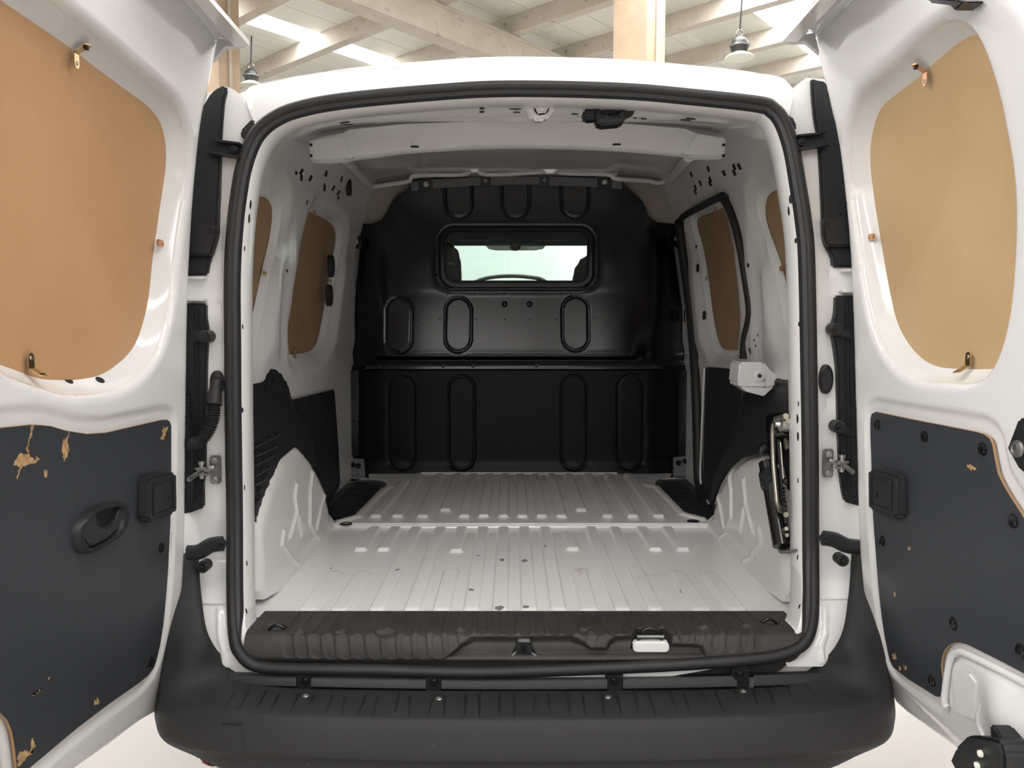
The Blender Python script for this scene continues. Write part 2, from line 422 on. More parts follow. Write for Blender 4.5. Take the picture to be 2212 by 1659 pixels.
def pendant(px, py, depth, r, label):
    c = P(px, py, depth + CAM[1]); o = thing('pendant_lamp', label, 'lamp', (c[0], c[1], c[2] - .2), 'pendant lamps of the hall')
    lathe('reflector', c, (0, 0, 1), [(r * .12, .01), (r, -.0), (r * 1.01, .012), (r * .8, .045), (r * .5, .075), (r * .46, .09)], 'lampwhite', o, 'wide pale reflector dish', 28)
    lathe('housing', c + (0, 0, .07), (0, 0, 1), [(r * .46, 0), (r * .58, .05), (r * .63, .10), (r * .63, .115), (r * .55, .175), (r * .34, .225), (r * .08, .245)], 'lampdark', o, 'dark domed lamp housing', 24)
    tube('ring', [c + np.array([r * .66 * math.cos(a), r * .66 * math.sin(a), .18]) for a in np.linspace(0, 2 * math.pi, 24, endpoint=False)], .015, 'steel2', o, closed=True, seg=6, up=(0, 0, 1))
    tube('hook', [c + np.array([.05 * math.cos(a), 0, .36 + .05 * math.sin(a)]) for a in np.linspace(0, 6, 10)], .012, 'steel2', o, seg=6)
    tube('cable', [c + (0, 0, .4), c + (.03, 0, 1.0), (c[0], c[1], HZ + .3)], .012, 'cabdark', o, seg=6)
    return o
pendant(543, 186, 15.0, .21, 'unlit pendant lamp hanging above the left tail light')
pendant(1597, 126, 12.2, .215, 'unlit pendant lamp hanging right of the tan column')
# ================================================================== the van
VAN = thing('van', 'white panel van seen from behind, both rear doors swung open, empty load bay', 'van', (0, .9, 0))
def RR(l, dy=0.): return np.array([R(a, b, dy) for a, b in l])
# ---- rubber seal round the rear opening
SEAL = [(1101, 186), (940, 194), (738, 213), (636, 233), (585, 256), (553, 285), (535, 318), (520, 365), (511, 415), (502, 490), (496, 600), (497, 750), (498, 900), (501, 1100), (502, 1300), (508, 1385), (521, 1414), (541, 1433), (573, 1442), (640, 1445), (800, 1447), (902, 1450), (1067, 1452), (1368, 1441), (1569, 1429), (1669, 1418), (1715, 1404), (1740, 1385), (1753, 1350), (1757, 1300), (1757, 1200), (1756, 1000), (1753, 800), (1748, 560), (1740, 470), (1730, 405), (1715, 320), (1695, 262), (1672, 233), (1640, 220), (1506, 205), (1338, 191)]
seal3 = cr(RR(SEAL), 6, True)
seal_o = tube('door_seal', seal3, .0122, 'rubber', VAN, 'black rubber door seal round the rear opening', True, 12, (0, 1, 0), 1.1)
cen = seal3.mean(0)
def shrink(loop, d):
    q = offs(loop[:, [0, 2]], d); return np.stack([q[:, 0], loop[:, 1], q[:, 1]], 1)
def smooth_loop(l, n=4):
    for _ in range(n): l = (np.roll(l, 1, 0) + 2 * l + np.roll(l, -1, 0)) / 4
    return l
s_in = shrink(seal3, -.017)
top = s_in[:, 2] > .56
lk = .25 + .75 * sst(.56, .64, seal3[:, 2])
loft('seal_lip', [shrink(seal3, -.009 * lk) + (0, -.008, 0), shrink(seal3, -.0175 * lk) + (0, -.004, 0), shrink(seal3, -.0215 * lk) + (0, .008, 0)], 'trim', seal_o, None, True)
# ---- jamb: the painted flange the seal is pushed on, folding forward then outward
ja = shrink(seal3, -.018); jb = shrink(seal3, -.0225) + (0, .012, 0); jc = shrink(seal3, -.025) + (0, .075, 0); jd = shrink(seal3, -.018) + (0, .09, 0)
je = shrink(seal3, .10) + (0, .112, 0)
je[:, 0] = np.sign(je[:, 0]) * np.minimum(np.abs(je[:, 0]), .728)
def low(l, z=.47): l = l.copy(); l[:, 2] = np.maximum(l[:, 2] - .07 * (1 - sst(.545, .60, l[:, 2])), z); return l
jamb_o = loft('rear_jamb', [shrink(seal3, .004) + (0, .010, 0), low(ja) + (0, .008, 0), low(jb), low(jc), low(jd), low(je)], 'white', VAN, 'white painted jamb inside the rear opening', True, 50)
# holes in the jamb's inner face
JH = [(541, 442, 6, 16), (538, 472, 8, 22), (528, 537, 3, 6), (524, 706, 3, 8), (523, 886, 4, 6), (528, 1053, 3, 6), (533, 1217, 3, 7), (532, 1320, 3, 5),
      (1709, 430, 5, 12), (1704, 456, 6, 16), (1719, 520, 3, 8), (1727, 700, 3, 8), (1725, 872, 4, 6), (1723, 905, 6, 14), (1724, 943, 6, 14), (1724, 1038, 3, 6), (1723, 1204, 3, 7), (1727, 1310, 3, 5)]
for a, b, rx, ry in JH: hole(jamb_o, a, b, .005 if rx < 5 else .0085, jamb_o, .6, 1.2)
for a, b in [(527, 537), (525, 715), (1722, 520), (1728, 702)]:
    c = R(a, b, .05); s = -np.sign(c[0]); lathe('jamb_boss', c, (s, 0, 0), [(.022, -.01), (.021, .002), (.016, .0045), (.008, .005)], 'white', VAN, None, 20, sx=1.0, sy=1.5)
# ---- roof skin and rear fascia above the opening
r0 = [(552, 272), (590, 243), (640, 224), (740, 203), (900, 188), (1100, 178), (1340, 183), (1506, 196), (1640, 211), (1676, 224), (1704, 256)]
r2 = [(527, 206), (538, 192), (600, 177), (704, 160), (880, 149), (1100, 142), (1340, 144), (1506, 151), (1645, 164), (1692, 172), (1712, 190)]
A0 = cr(RR(r0, .0), 6); A2 = cr(RR(r2, .045), 6); A1 = (A0 * .5 + A2 * .5) + np.array([0, -.012, .004])
def rise(A, y, dz, sx=1.): B = A.copy(); B[:, 1] = y; B[:, 2] = A[:, 2] + dz; B[:, 0] *= sx; return B
roof_o = loft('roof_panel', [A0, A1, A2, A2 + (0, .02, .012), rise(A2, .45, .05, 1.02), rise(A2, 1.2, .09, 1.05), rise(A2, 1.9, .09, 1.06), rise(A2, 2.45, .03, 1.02)], 'white', VAN, 'white roof panel and rear fascia')
# ---- rear pillars
PL = [(489, 187), (505, 194), (522, 206), (533, 228), (552, 250), (545, 285), (527, 320), (512, 370), (500, 460), (491, 600), (491, 800), (493, 1000), (497, 1200), (497, 1330), (507, 1400), (530, 1432), (572, 1446), (560, 1452), (478, 1452), (440, 1420), (425, 1340), (415, 1220), (390, 1200), (390, 600), (400, 400), (420, 280), (450, 200)]
PR = [(1742, 168), (1722, 182), (1710, 196), (1704, 225), (1702, 262), (1718, 310), (1734, 405), (1748, 520), (1756, 700), (1761, 1000), (1762, 1330), (1755, 1380), (1735, 1408), (1695, 1424), (1700, 1440), (1790, 1440), (1818, 1420), (1832, 1380), (1840, 1220), (1868, 1200), (1866, 600), (1856, 400), (1836, 260), (1800, 172)]
for side, l in ((-1, PL), (1, PR)):
    q = np.array([R(a, b, .014)[[0, 2]] for a, b in l])
    bead = np.array([R(a, b, .014)[[0, 2]] for a, b in ([(474, 1318), (475, 1372), (484, 1405), (486, 1440)] if side < 0 else [(1781, 1312), (1782, 1368), (1772, 1395), (1777, 1428)])])
    def f3(V, side=side, bead=bead, q=q):
        d = sd_path(V, bead); x = np.abs(V[:, 0])
        h = .005 * (1 - sst(.003, .008, d))
        # a shallow channel beside the seal, rising to the outer edge
        y = yb(V[:, 1]) + .014 - h + .05 * np.clip((x - .70) / .1, 0, 1) ** 2 + .010 * np.exp(-((x - .668) / .012) ** 2) * sst(.62, .75, V[:, 1]) * (1 - sst(1.5, 1.7, V[:, 1]))
        return np.stack([V[:, 0], y, V[:, 1]], 1)
    panel('rear_pillar', q, [], .022, f3, 'white', VAN, None, lambda g, b=bead: sd_path(g, b) < .014, .004, (0, .03, 0))
    sy_ = [R(a, b, .012) for a, b in ([(428, 1303), (486, 1304)] if side < 0 else [(1774, 1294), (1838, 1293)])]; tube('panel_seam', sy_, .0022, 'white', VAN, None, seg=6)
    # outer skin of the body behind the lamp, running forward along the van
    zs = np.linspace(.42, 1.80, 16); rows = []
    for xx, yy in ((.70, .10), (.80, .09), (.86, .14), (.885, .35), (.89, 1.2), (.885, 1.95), (.87, 2.9)):
        t = np.clip((zs - 1.1) / .75, 0, 1); rows.append(np.stack([side * (xx - .20 * t ** 2), yy + yb(zs) * (1 if yy < .3 else .3), zs + (0 if yy < .3 else .05 * t)], 1))
    rows = rows[:]
    # quarter, sliding-door and cab bays; glass-height opening is left in the cab bay only
    loft('side_skin', rows[:6], 'white', VAN, 'white outer body side')
    cab = [r[:8] for r in rows[5:]]; loft('cab_door_skin', cab, 'white', VAN, None)
    c = R(*((534, 277) if side < 0 else (1709, 265)), .006)
    grom = [R(a, b, .002) for a, b in ([(518, 282), (543, 256), (556, 258), (556, 275), (535, 303), (520, 298)] if side < 0 else [(1698, 246), (1712, 250), (1723, 272), (1721, 280), (1712, 282), (1700, 262)])]
    slab('grommet', grom, (0, .02, 0), 'rubber', VAN, 'black rubber plug at the top corner', .004)
lathe('grommet', R(1783, 819, .012), (0, -1, 0), [(.016, -.01), (.016, .006), (.013, .009), (.012, .006), (.003, .006)], 'rubber', VAN, 'oval black rubber plug in the white pillar', 28, sx=.95, sy=2.0)
# ---- tail light backs: the black strips standing between pillar and door
def strip(lst, dy, vec, label, name='tail_light', m='plastic', bev=.004):
    return slab(name, [R(a, b, dy) for a, b in lst], vec, m, VAN, label, bev)
LU = [(486, 184), (490, 192), (483, 219), (478, 287), (474, 371), (469, 473), (469, 506), (456, 554), (452, 563), (447, 594), (385, 594), (395, 420), (415, 300), (430, 240), (455, 200), (472, 187)]
LLo = [(444, 655), (444, 685), (449, 712), (446, 766), (443, 888), (442, 1023), (438, 1040), (439, 1097), (405, 1110), (385, 1110), (385, 655)]
RU = [(1753, 168), (1762, 172), (1786, 176), (1802, 250), (1832, 350), (1850, 440), (1862, 577), (1802, 577), (1799, 552), (1785, 534), (1778, 512), (1777, 474), (1772, 371), (1768, 300), (1760, 260), (1755, 210)]
RL = [(1807, 638), (1806, 680), (1798, 710), (1803, 740), (1810, 800), (1812, 930), (1815, 1020), (1820, 1060), (1826, 1085), (1862, 1095), (1862, 638)]
for l, s in ((LU, 'upper black tail light backing left of the opening'), (RU, 'upper black tail light backing right of the opening')):
    o = strip(l, .004, (0, .05, 0), s); sg = -1 if l is LU else 1
    for a, b in ([(505, 322), (457, 496)] if sg < 0 else [(1732, 306), (1785, 480)]):
        bolt(R(a, b, -.012), (0, -1, 0), .0085, 'plastic', o, 'bolt')
    if sg < 0:
        slab('bracket_arm', [R(a, b, -.004) for a, b in [(462, 304), (517, 309), (519, 338), (456, 330)]], (0, .02, 0), 'plastic', o, None, .003)
        slab('rib', [R(a, b, -.02) for a, b in [(452, 296), (470, 301), (517, 307), (517, 311), (470, 306)]], (0, .03, 0), 'plastic', o)
        slab('rib', [R(a, b, -.02) for a, b in [(444, 325), (518, 336), (518, 340), (444, 329)]], (0, .03, 0), 'plastic', o)
        slab('lower_step', [R(a, b, -.012) for a, b in [(388, 480), (468, 487), (468, 508), (456, 552), (388, 552)]], (0, .02, 0), 'plastic', o, None, .004)
    else:
        slab('bracket_arm', [R(a, b, -.004) for a, b in [(1724, 293), (1776, 287), (1784, 314), (1727, 321)]], (0, .02, 0), 'plastic', o, None, .003)
        slab('rib', [R(a, b, -.02) for a, b in [(1724, 290), (1768, 286), (1788, 279), (1788, 283), (1768, 290), (1724, 294)]], (0, .03, 0), 'plastic', o)
        slab('rib', [R(a, b, -.02) for a, b in [(1727, 319), (1795, 308), (1795, 312), (1727, 323)]], (0, .03, 0), 'plastic', o)
        slab('lower_step', [R(a, b, -.012) for a, b in [(1778, 470), (1850, 462), (1856, 532), (1787, 532), (1780, 512)]], (0, .02, 0), 'plastic', o, None, .004)
for l, s in ((LLo, 'lower black tail light backing left of the opening'), (RL, 'lower black tail light backing right of the opening')):
    o = strip(l, .002, (0, .05, 0), s); sg = -1 if l is LLo else 1
    ears = [(445, 727), (418, 1062)] if sg < 0 else [(1805, 711), (1811, 922)]
    for a, b in ears[: 1 if sg < 0 else 2]:
        lathe('ear', R(a, b, -.014), (0, -1, 0), [(.014, -.02), (.014, .003), (.011, .006), (.003, .006)], 'plastic', o, None, 18); bolt(R(a, b, -.02), (0, -1, 0), .008, 'blackgloss', o)
        slab('rib', [R(x, y, -.012) for x, y in ([(405, b - 18), (a, b - 12), (a, b + 12), (405, b + 12)] if sg < 0 else [(a, b - 12), (1850, b + 12), (1850, b + 26), (a, b + 12)])], (0, .02, 0), 'plastic', o, None, .003)
    slab('facet', [R(x, y, -.010) for x, y in ([(388, 666), (425, 666), (425, 1080), (388, 1090)] if sg < 0 else [(1830, 650), (1862, 650), (1862, 1078), (1834, 1070)])], (0, .02, 0), 'plastic', o, None, .006)
for (a0, a1) in (((405, 447), (598, 652)), ((1808, 1860), (582, 634))):
    box('lamp_socket_shelf', R((a0[0] + a0[1]) / 2, a1[0] + 4, .02), (.05, .06, .006), 'white', VAN, None, .002)
    box('lamp_socket_shelf', R((a0[0] + a0[1]) / 2, a1[1] - 4, .02), (.05, .06, .006), 'white', VAN, None, .002)
# ---- lower hinges (black arms) and check straps
for sg in (-1, 1):
    hp = [(482, 1174), (455, 1178), (430, 1192), (405, 1194)] if sg < 0 else [(1777, 1162), (1802, 1166), (1828, 1178), (1858, 1182)]
    hh = [R(a, b, -.05) for a, b in hp]
    o = tube('door_hinge', cr(hh, 5), (.0165), 'plastic', VAN, 'black hinge arm low on the ' + ('left' if sg < 0 else 'right') + ' pillar', seg=8, flat=.7)
    bolt(R(*((479, 1174) if sg < 0 else (1780, 1162)), -.062), (0, -1, 0), .011, 'plastic', o)
    pc = R(*((466, 1014) if sg < 0 else (1788, 1000)), .008)
    o = box('check_strap', pc, (.022, .012, .062), 'steel2', VAN, 'grey steel check strap and hinge plate on the ' + ('left' if sg < 0 else 'right') + ' pillar', .003)
    for dz in (.021, -.021): bolt(pc + (0, -.006, dz), (0, -1, 0), .008, 'steel', o)
    e = R(*((408, 1036) if sg < 0 else (1842, 1020)), -.07); j = pc + (sg * .022, -.022, .002)
    tube('strap_arm', [pc + (0, -.01, .006), j, e], .0055, 'steel2', o, seg=6); lathe('pivot_pin', j + (0, 0, -.018), (0, 0, 1), [(.005, 0), (.005, .03), (.007, .031), (.007, .038)], 'steel', o, seg=10)
    box('clevis', j + (0, 0, .004), (.030, .016, .006), 'steel', o); box('clevis', j + (0, 0, -.008), (.030, .016, .005), 'steel', o)
    c = R(*((1303 / 2.967, 1100 + 368 / 2.967) if sg < 0 else (1819, 1210)), -.035)
    lathe('bumper_ear', c, (0, -1, 0), [(.013, -.02), (.013, .005), (.010, .008), (.003, .008)], 'plastic', VAN, None, 18); bolt(c + (0, -.008, 0), (0, -1, 0), .008, 'blackgloss', VAN)
# ---- wiring sleeve into the left door
o = tube('wiring_sleeve', cr([R(468, 820, -.005), R(464, 850, -.012), R(462, 875, -.02)], 4), .014, 'rubber', VAN, 'black corrugated wiring sleeve looping to the left door', seg=12, rads=[.010, .012, .0125, .013, .0145, .0155, .016, .0165, .0165])
hp = cr([R(462, 874, -.02), R(460, 905, -.03), R(448, 935, -.04), R(428, 955, -.045), R(409, 957, -.04), R(400, 925, -.03), R(399, 880, -.02), R(396, 845, -.02)], 16)
rad = .0125 + .0022 * np.sin(np.arange(len(hp)) * 2 * math.pi / 4)
hp2 = cr(hp, 3); tube('corrugated_hose', hp2, .013, 'rubber', o, seg=12, rads=.0125 + .0018 * np.sin(np.arange(len(hp2)) * 2 * math.pi / 7))
lathe('sleeve_grommet', R(468, 826, .010), (0, -1, 0), [(.017, -.01), (.017, .004), (.012, .008)], 'rubber', o, None, 22, sx=.8, sy=1.5)
# ---- bumper
n_ = 9
def half(c): return np.array([(-a, b, z) for a, b, z in c[::-1][:-1]] + list(c), float)
rowsB = [half([(0, .03, .427), (.3, .03, .428), (.55, .03, .434), (.662, .03, .490), (.712, .032, .55), (.728, .034, .64), (.733, .036, .742)]),
         half([(0, -.012, .446), (.3, -.012, .447), (.56, -.008, .455), (.672, .0, .488), (.722, .01, .545), (.738, .018, .64), (.743, .022, .745)]),
         half([(0, -.10, .462), (.3, -.098, .462), (.57, -.08, .464), (.70, -.045, .474), (.760, -.015, .530), (.780, .01, .63), (.785, .03, .745)]),
         half([(0, -.158, .460), (.3, -.153, .460), (.58, -.128, .459), (.735, -.078, .463), (.795, -.02, .505), (.814, .03, .60), (.820, .06, .745)]),
         half([(0, -.172, .448), (.3, -.166, .448), (.58, -.140, .447), (.745, -.085, .445), (.806, -.015, .462), (.832, .06, .52), (.84, .12, .70)]),
         half([(0, -.182, .425), (.3, -.176, .425), (.58, -.150, .424), (.75, -.092, .418), (.816, -.015, .415), (.846, .07, .42), (.86, .20, .50)]),
         half([(0, -.190, .385), (.3, -.184, .385), (.58, -.156, .383), (.752, -.096, .376), (.818, -.015, .372), (.848, .07, .372), (.86, .22, .38)]),
         half([(0, -.178, .372), (.3, -.172, .372), (.58, -.145, .370), (.735, -.086, .352), (.80, -.01, .340), (.836, .07, .338), (.85, .22, .340)]),
         half([(0, -.165, .31), (.3, -.16, .31), (.58, -.13, .320), (.71, -.07, .333), (.770, .0, .335), (.80, .08, .335), (.82, .22, .31)]),
         half([(0, -.10, .27), (.3, -.10, .27), (.55, -.07, .290), (.66, -.02, .318), (.72, .05, .33), (.75, .12, .33), (.77, .24, .29)])]
def pull(r):
    r = r.copy()
    for p_ in r:
        dy = float(yb(p_[2])) * (1 - sst(.06, .22, p_[1])) - .035 * sst(.50, .56, p_[2]); k = (p_[1] + dy + 1.72) / (p_[1] + 1.72); p_[:] = CAM + (p_ - CAM) * k
    return r
rowsB = [pull(r) for r in rowsB]
dn = [cr(r, 10) for r in rowsB]; st = np.stack(dn); fine = np.stack([cr(st[:, j], 5) for j in range(st.shape[1])], 1)
bump_o = loft('bumper', list(fine), 'bumper', VAN, 'textured black plastic rear bumper', smooth=60)
# grooves on the step, a tow-eye cover, screws
LEDGE = fine[5:16]
def on_bumper(px, py):
    p_, n_2 = onto(bump_o, px, py); return p_
gl_ = [(507, 1494, 487, 1532), (535, 1495, 512, 1541), (575, 1494, 556, 1530), (604, 1497, 585, 1536), (645, 1500, 628, 1537), (678, 1502, 665, 1526), (720, 1501, 702, 1540), (745, 1506, 738, 1545), (792, 1500, 773, 1546), (815, 1505, 806, 1548), (862, 1498, 852, 1538), (885, 1505, 884, 1550), (937, 1501, 925, 1545), (960, 1503, 960, 1550), (1008, 1500, 1002, 1548), (1036, 1500, 1036, 1552), (1080, 1500, 1077, 1547), (1110, 1500, 1111, 1550), (1155, 1500, 1153, 1546), (1185, 1500, 1188, 1548), (1227, 1500, 1231, 1547), (1258, 1500, 1265, 1548), (1298, 1498, 1304, 1545), (1330, 1498, 1342, 1545), (1370, 1496, 1378, 1540), (1400, 1496, 1418, 1548), (1448, 1495, 1460, 1532), (1475, 1495, 1491, 1538), (1515, 1494, 1525, 1512), (1543, 1492, 1565, 1538), (1588, 1492, 1598, 1516), (1625, 1487, 1637, 1524), (1657, 1484, 1675, 1522), (1700, 1480, 1712, 1510), (1738, 1476, 1778, 1512)]
for a, b, c_, d_ in gl_:
    L_, R_ = [], []
    for t in np.linspace(0, 1, 6):
        p_, n_2 = onto(bump_o, a + (c_ - a) * t, b + (d_ - b) * t)
        if p_ is None: continue
        u = np.array([.0036 * (1 - .8 * t), 0, 0]); L_.append(p_ + n_2 * .0006 - u); R_.append(p_ + n_2 * .0006 + u)
    if len(L_) > 2: loft('step_groove', [L_, (np.array(L_) + np.array(R_)) / 2 - (0, 0, .0004), R_], 'black', bump_o)
for a, b in [(660, 1504), (948, 1510), (1313, 1507), (1605, 1494)]:
    c = on_bumper(a, b); lathe('screw', c, (0, -.15, 1), [(.0065, -.002), (.0065, .002), (.005, .003), (.003, .003), (.0028, .0015)], 'steel', bump_o, 'pale steel screw head', 14)
pts = [on_bumper(a, b) for a, b in [(482, 1563), (523, 1565), (527, 1616), (486, 1612)]]
nv = np.array([-.35, -.93, .1])
tube('tow_eye_cover', cr([p_ + nv * .0005 for p_ in [pts[3], pts[0] * .94 + pts[3] * .06, pts[0] * .94 + pts[1] * .06, pts[1] * .94 + pts[0] * .06, pts[1] * .94 + pts[2] * .06, pts[2]]], 4), .0018, 'black', bump_o, 'outlined tow eye cover', seg=6)
# ---- rail of black clip strips between seal and bumper
for a, b, yv in ((472, 640, 1475), (672, 920, 1481), (953, 1312, 1484), (1346, 1592, 1478), (1628, 1792, 1462)):
    l = np.linspace(a, b, 7)
    def zc(x): return 1466 + 12 * (1 - ((x - 1125) / 660) ** 2)
    rr = []
    for dy_, off in ((.02, -18), (-.002, -12), (-.012, 2), (-.014, 11), (-.002, 15), (.03, 17)): rr.append([R(x, zc(x) + off, dy_) for x in l])
    o = loft('bumper_rail', rr, 'plastic', VAN, None); 
for a, b in [(660, 1470), (937, 1472), (1326, 1470), (1598, 1456)]:
    o = box('rail_bracket', R(a, b + 5, .002), (.036, .02, .05), 'black', VAN, None, .004); bolt(R(a, b, -.012), (0, -1, 0), .009, 'blackgloss', o)
for x in (515, 565, 610, 745, 815, 885, 1020, 1095, 1170, 1240, 1385, 1455, 1525, 1660):
    box('rail_tooth', R(x, zc(x) + 22, -.005), (.028, .012, .008), 'plastic', VAN, None, .002)
# ---- tyres
for sg in (-1, 1):
    prof = [(.20, -.09), (.262, -.097), (.29, -.088), (.302, -.07), (.302, .07), (.29, .088), (.262, .097), (.20, .09)]
    o = lathe('tyre', (sg * .79, .55, .302), (1, 0, 0), prof, 'tyre', VAN, 'black tyre showing under the bumper', 64)
    for dx in (-.045, -.015, .015, .045):
        tube('tread_groove', [(sg * .79 + dx, .55 + .3025 * math.cos(t), .302 + .3025 * math.sin(t)) for t in np.linspace(0, 2 * math.pi, 64, endpoint=False)], .0032, 'black', o, closed=True, seg=6, up=(1, 0, 0))
    for k in range(72):
        t = 2 * math.pi * k / 72; 
        if -1.2 < math.sin(t) and math.cos(t) < .2:
            c = np.array([sg * .79, .55 + .301 * math.cos(t), .302 + .301 * math.sin(t)])
            for dx in (-.03, .0, .03, -.065, .065): box('tread_sipe', c + (dx, 0, 0), (.022, .004, .004), 'black', o, None, 0, Matrix.Rotation(t, 3, 'X')) if k % 2 == (dx > 0) else None
    tube('red_line', [(sg * (.79 + .066), .55 + .303 * math.cos(t), .302 + .303 * math.sin(t)) for t in np.linspace(0, 2 * math.pi, 64, endpoint=False)], .003, 'orange', o, closed=True, seg=6, up=(1, 0, 0))
# ================================================================== load bay
# ---- floor: two ribbed pressings, the front one a little higher
def ribfloor(name, ys, xl, xr, z0, ribs, tilt=0., nx=640):
    yy = ys; V = []; ny = len(yy)
    u = np.linspace(0, 1, nx)
    G = np.zeros((ny, nx, 3))
    for i, y in enumerate(yy):
        a, b = xl(y), xr(y); G[i, :, 0] = a + (b - a) * u; G[i, :, 1] = y
    p = G[..., :2].reshape(-1, 2); h = np.zeros(len(p))
    for xc, ya, ybk, wd, hh in ribs:
        c = np.array([(xc[0] if isinstance(xc, tuple) else xc)] * 2); c = np.array([xc, xc]) if not isinstance(xc, tuple) else np.array(xc)
        a = np.array([c[0], ya]); b = np.array([c[1], ybk]); t = (p[:, 1] - ya) / (ybk - ya); xx = c[0] + (c[1] - c[0]) * t
        dx = np.abs(p[:, 0] - xx) - wd / 2; dy = np.maximum(ya - p[:, 1], p[:, 1] - ybk); r = .008
        # rounded rectangle distance
        q = np.stack([dx + .010, dy + .012], 1); d = np.linalg.norm(np.maximum(q, 0), axis=1) + np.minimum(q.max(1), 0) - .010
        h = np.maximum(h, hh * (1 - sst(-.004, .003, d)))
    G[..., 2] = (z0 + h + .0).reshape(ny, nx)
    Fc = [];
    idx = np.arange(ny * nx).reshape(ny, nx)
    Fc = np.stack([idx[:-1, :-1], idx[:-1, 1:], idx[1:, 1:], idx[1:, :-1]], -1).reshape(-1, 4)
    return G, Fc
YL = .817
near_x = [-.475, -.405, -.344, -.262, -.126, -.0585, .0087, .076, .222, .299, .385, .466]
ribs = []
for xc in (-.337, -.258, -.122, -.056, .010, .077, .224, .300): ribs.append((xc, .045, YL - .012, .036, .009))
for xc in (-.470, -.402, -.190, .388, .468): ribs.append((xc, .545 if abs(xc) > .3 else .53, YL - .012, .036, .0095))
ribs.append((.148, .55, .74, .036, .0095))
for xc in (-.495, -.422, -.19, .148, .405, .487): ribs.append((xc, .045, .36 if abs(xc) < .3 else .34, .04, .008))
G, Fc = ribfloor('f', np.concatenate([np.linspace(.02, .3, 30), np.linspace(.31, .40, 24), np.linspace(.41, .5, 8), np.linspace(.505, .58, 22), np.linspace(.6, .7, 8), np.linspace(.71, .80, 24), [.803, .806, .810, .814, YL]]), lambda y: -.64, lambda y: .63, .6, ribs)
bay = mk('load_floor', G.reshape(-1, 3), Fc, 'white_floor', VAN, 'white ribbed steel load floor with scuffs', 60)
def edge(l): 
    q = np.array([Z(a, b, .612)[:2] for a, b in l]); return lambda y: np.interp(y, q[:, 1], q[:, 0])
xl = edge([(712, 1141), (722, 1124), (768, 1115), (836, 1046), (828, 1039), (800, 1034), (795, 1027)]); xr = edge([(1536, 1138), (1527, 1122), (1478, 1110), (1414, 1044), (1420, 1036), (1446, 1031), (1452, 1025)])
fr = []
for i, (xa, xb) in enumerate([(-.413, -.43), (-.328, -.34), (-.259, -.262), (-.188, -.192), (-.124, -.125), (-.058, -.06), (.0065, .006), (.071, .071), (.137, .138), (.210, .213), (.292, .296), (.377, .383), (.462, .468)]):
    fr.append(((xa, xb), .99 if i in (2, 9) else .90, 1.665, .036, .010))
fr.append(((-.487, -.468), .90, 1.52, .036, .010))
fr.append((.0, 1.69, 1.72, .86, .007))
G2, F2 = ribfloor('f', np.concatenate([[YL - .004, YL + .001, YL + .006], np.linspace(.83, .88, 6), np.linspace(.885, .93, 16), np.linspace(.94, .97, 4), np.linspace(.975, 1.02, 14), np.linspace(1.03, 1.49, 24), np.linspace(1.5, 1.56, 12), np.linspace(1.58, 1.64, 6), np.linspace(1.645, 1.75, 30)]), xl, xr, .612, fr)
# raised outer bead following the stepped corner
bl = [np.array([Z(a, b, .612)[:2] for a, b in l]) for l in ([(735, 1127), (772, 1117), (790, 1095), (832, 1056), (855, 1052)], [(1517, 1122), (1477, 1112), (1455, 1088), (1418, 1053), (1395, 1048)])]
pf = G2[..., :2].reshape(-1, 2)
for b_ in bl: G2[..., 2] = np.maximum(G2[..., 2], .612 + .007 * (1 - sst(.008, .018, sd_path(pf, b_))).reshape(G2.shape[:2]))
G2[0, :, 2] = .600; G2[1, :, 2] = .609
mk('front_floor', G2.reshape(-1, 3), F2, 'white_floor', VAN, 'white ribbed floor pressing ahead of the step', 60)
lip = np.array([(x, YL + .002, .612) for x in np.linspace(-.60, .59, 30)])
tube('floor_lip', lip, .0035, 'white', VAN, None, seg=8)
for a, b in [(748, 1131), (1497, 1126)]:
    c = Z(a, b, .613); lathe('tie_down', c, (0, 0, 1), [(.016, -.002), (.016, .001), (.012, .0035), (.010, .001)], 'plastic', VAN, None, 20, sx=1.3, sy=1.)
# scuffed tape-like marks left on the ribs
for a, b, w_, h_ in [(1084, 1210, 10, 8), (1133, 1211, 12, 9), (1078, 1313, 16, 9), (1136, 1311, 14, 6), (1033, 1200, 8, 3), (1018, 1274, 10, 6), (858, 1231, 10, 4), (1471, 1277, 4, 8), (972, 1122, 5, 4), (1178, 1180, 3, 8)]:
    c, n_3 = onto(bay, a, b)
    if c is None: continue
    c = c + n_3 * .0004; s = (c[1] - CAM[1]) / F; pts = []
    for k in range(9):
        an = 2 * math.pi * k / 9; rr = RNG.uniform(.55, 1); pts.append(c + np.array([math.cos(an) * w_ * s * .75 * rr, math.sin(an) * h_ * s * 1.9 * rr, 0]))
    slab('scuff', pts, (0, 0, .0003), 'greytrim', bay, None, 0)
# rubber step wells in the front corners
for sg, l in ((-1, [(705, 1125), (745, 1045), (800, 1028), (845, 1040), (770, 1118), (722, 1130)]), (1, [(1540, 1120), (1505, 1040), (1450, 1026), (1408, 1038), (1478, 1114), (1527, 1126)])):
    q = [Z(a, b, .585) for a, b in l]; o = slab('step_mat', [q_ * (1, 1, 1) for q_ in q], (0, 0, -.02), 'trim', VAN, 'black ribbed rubber mat in the step well', 0)
    for k in range(16):
        y = 1.0 + k * .042; x0 = sg * .70; x1 = (xl(y) if sg < 0 else xr(y))
        box('mat_rib', ((x0 + x1) / 2, y, .586), (abs(x1 - x0), .014, .006), 'plastic', o, None, .001)
    box('step_floor', (sg * .64, 1.30, .56), (.26, 1.0, .02), 'black', VAN, None, 0)
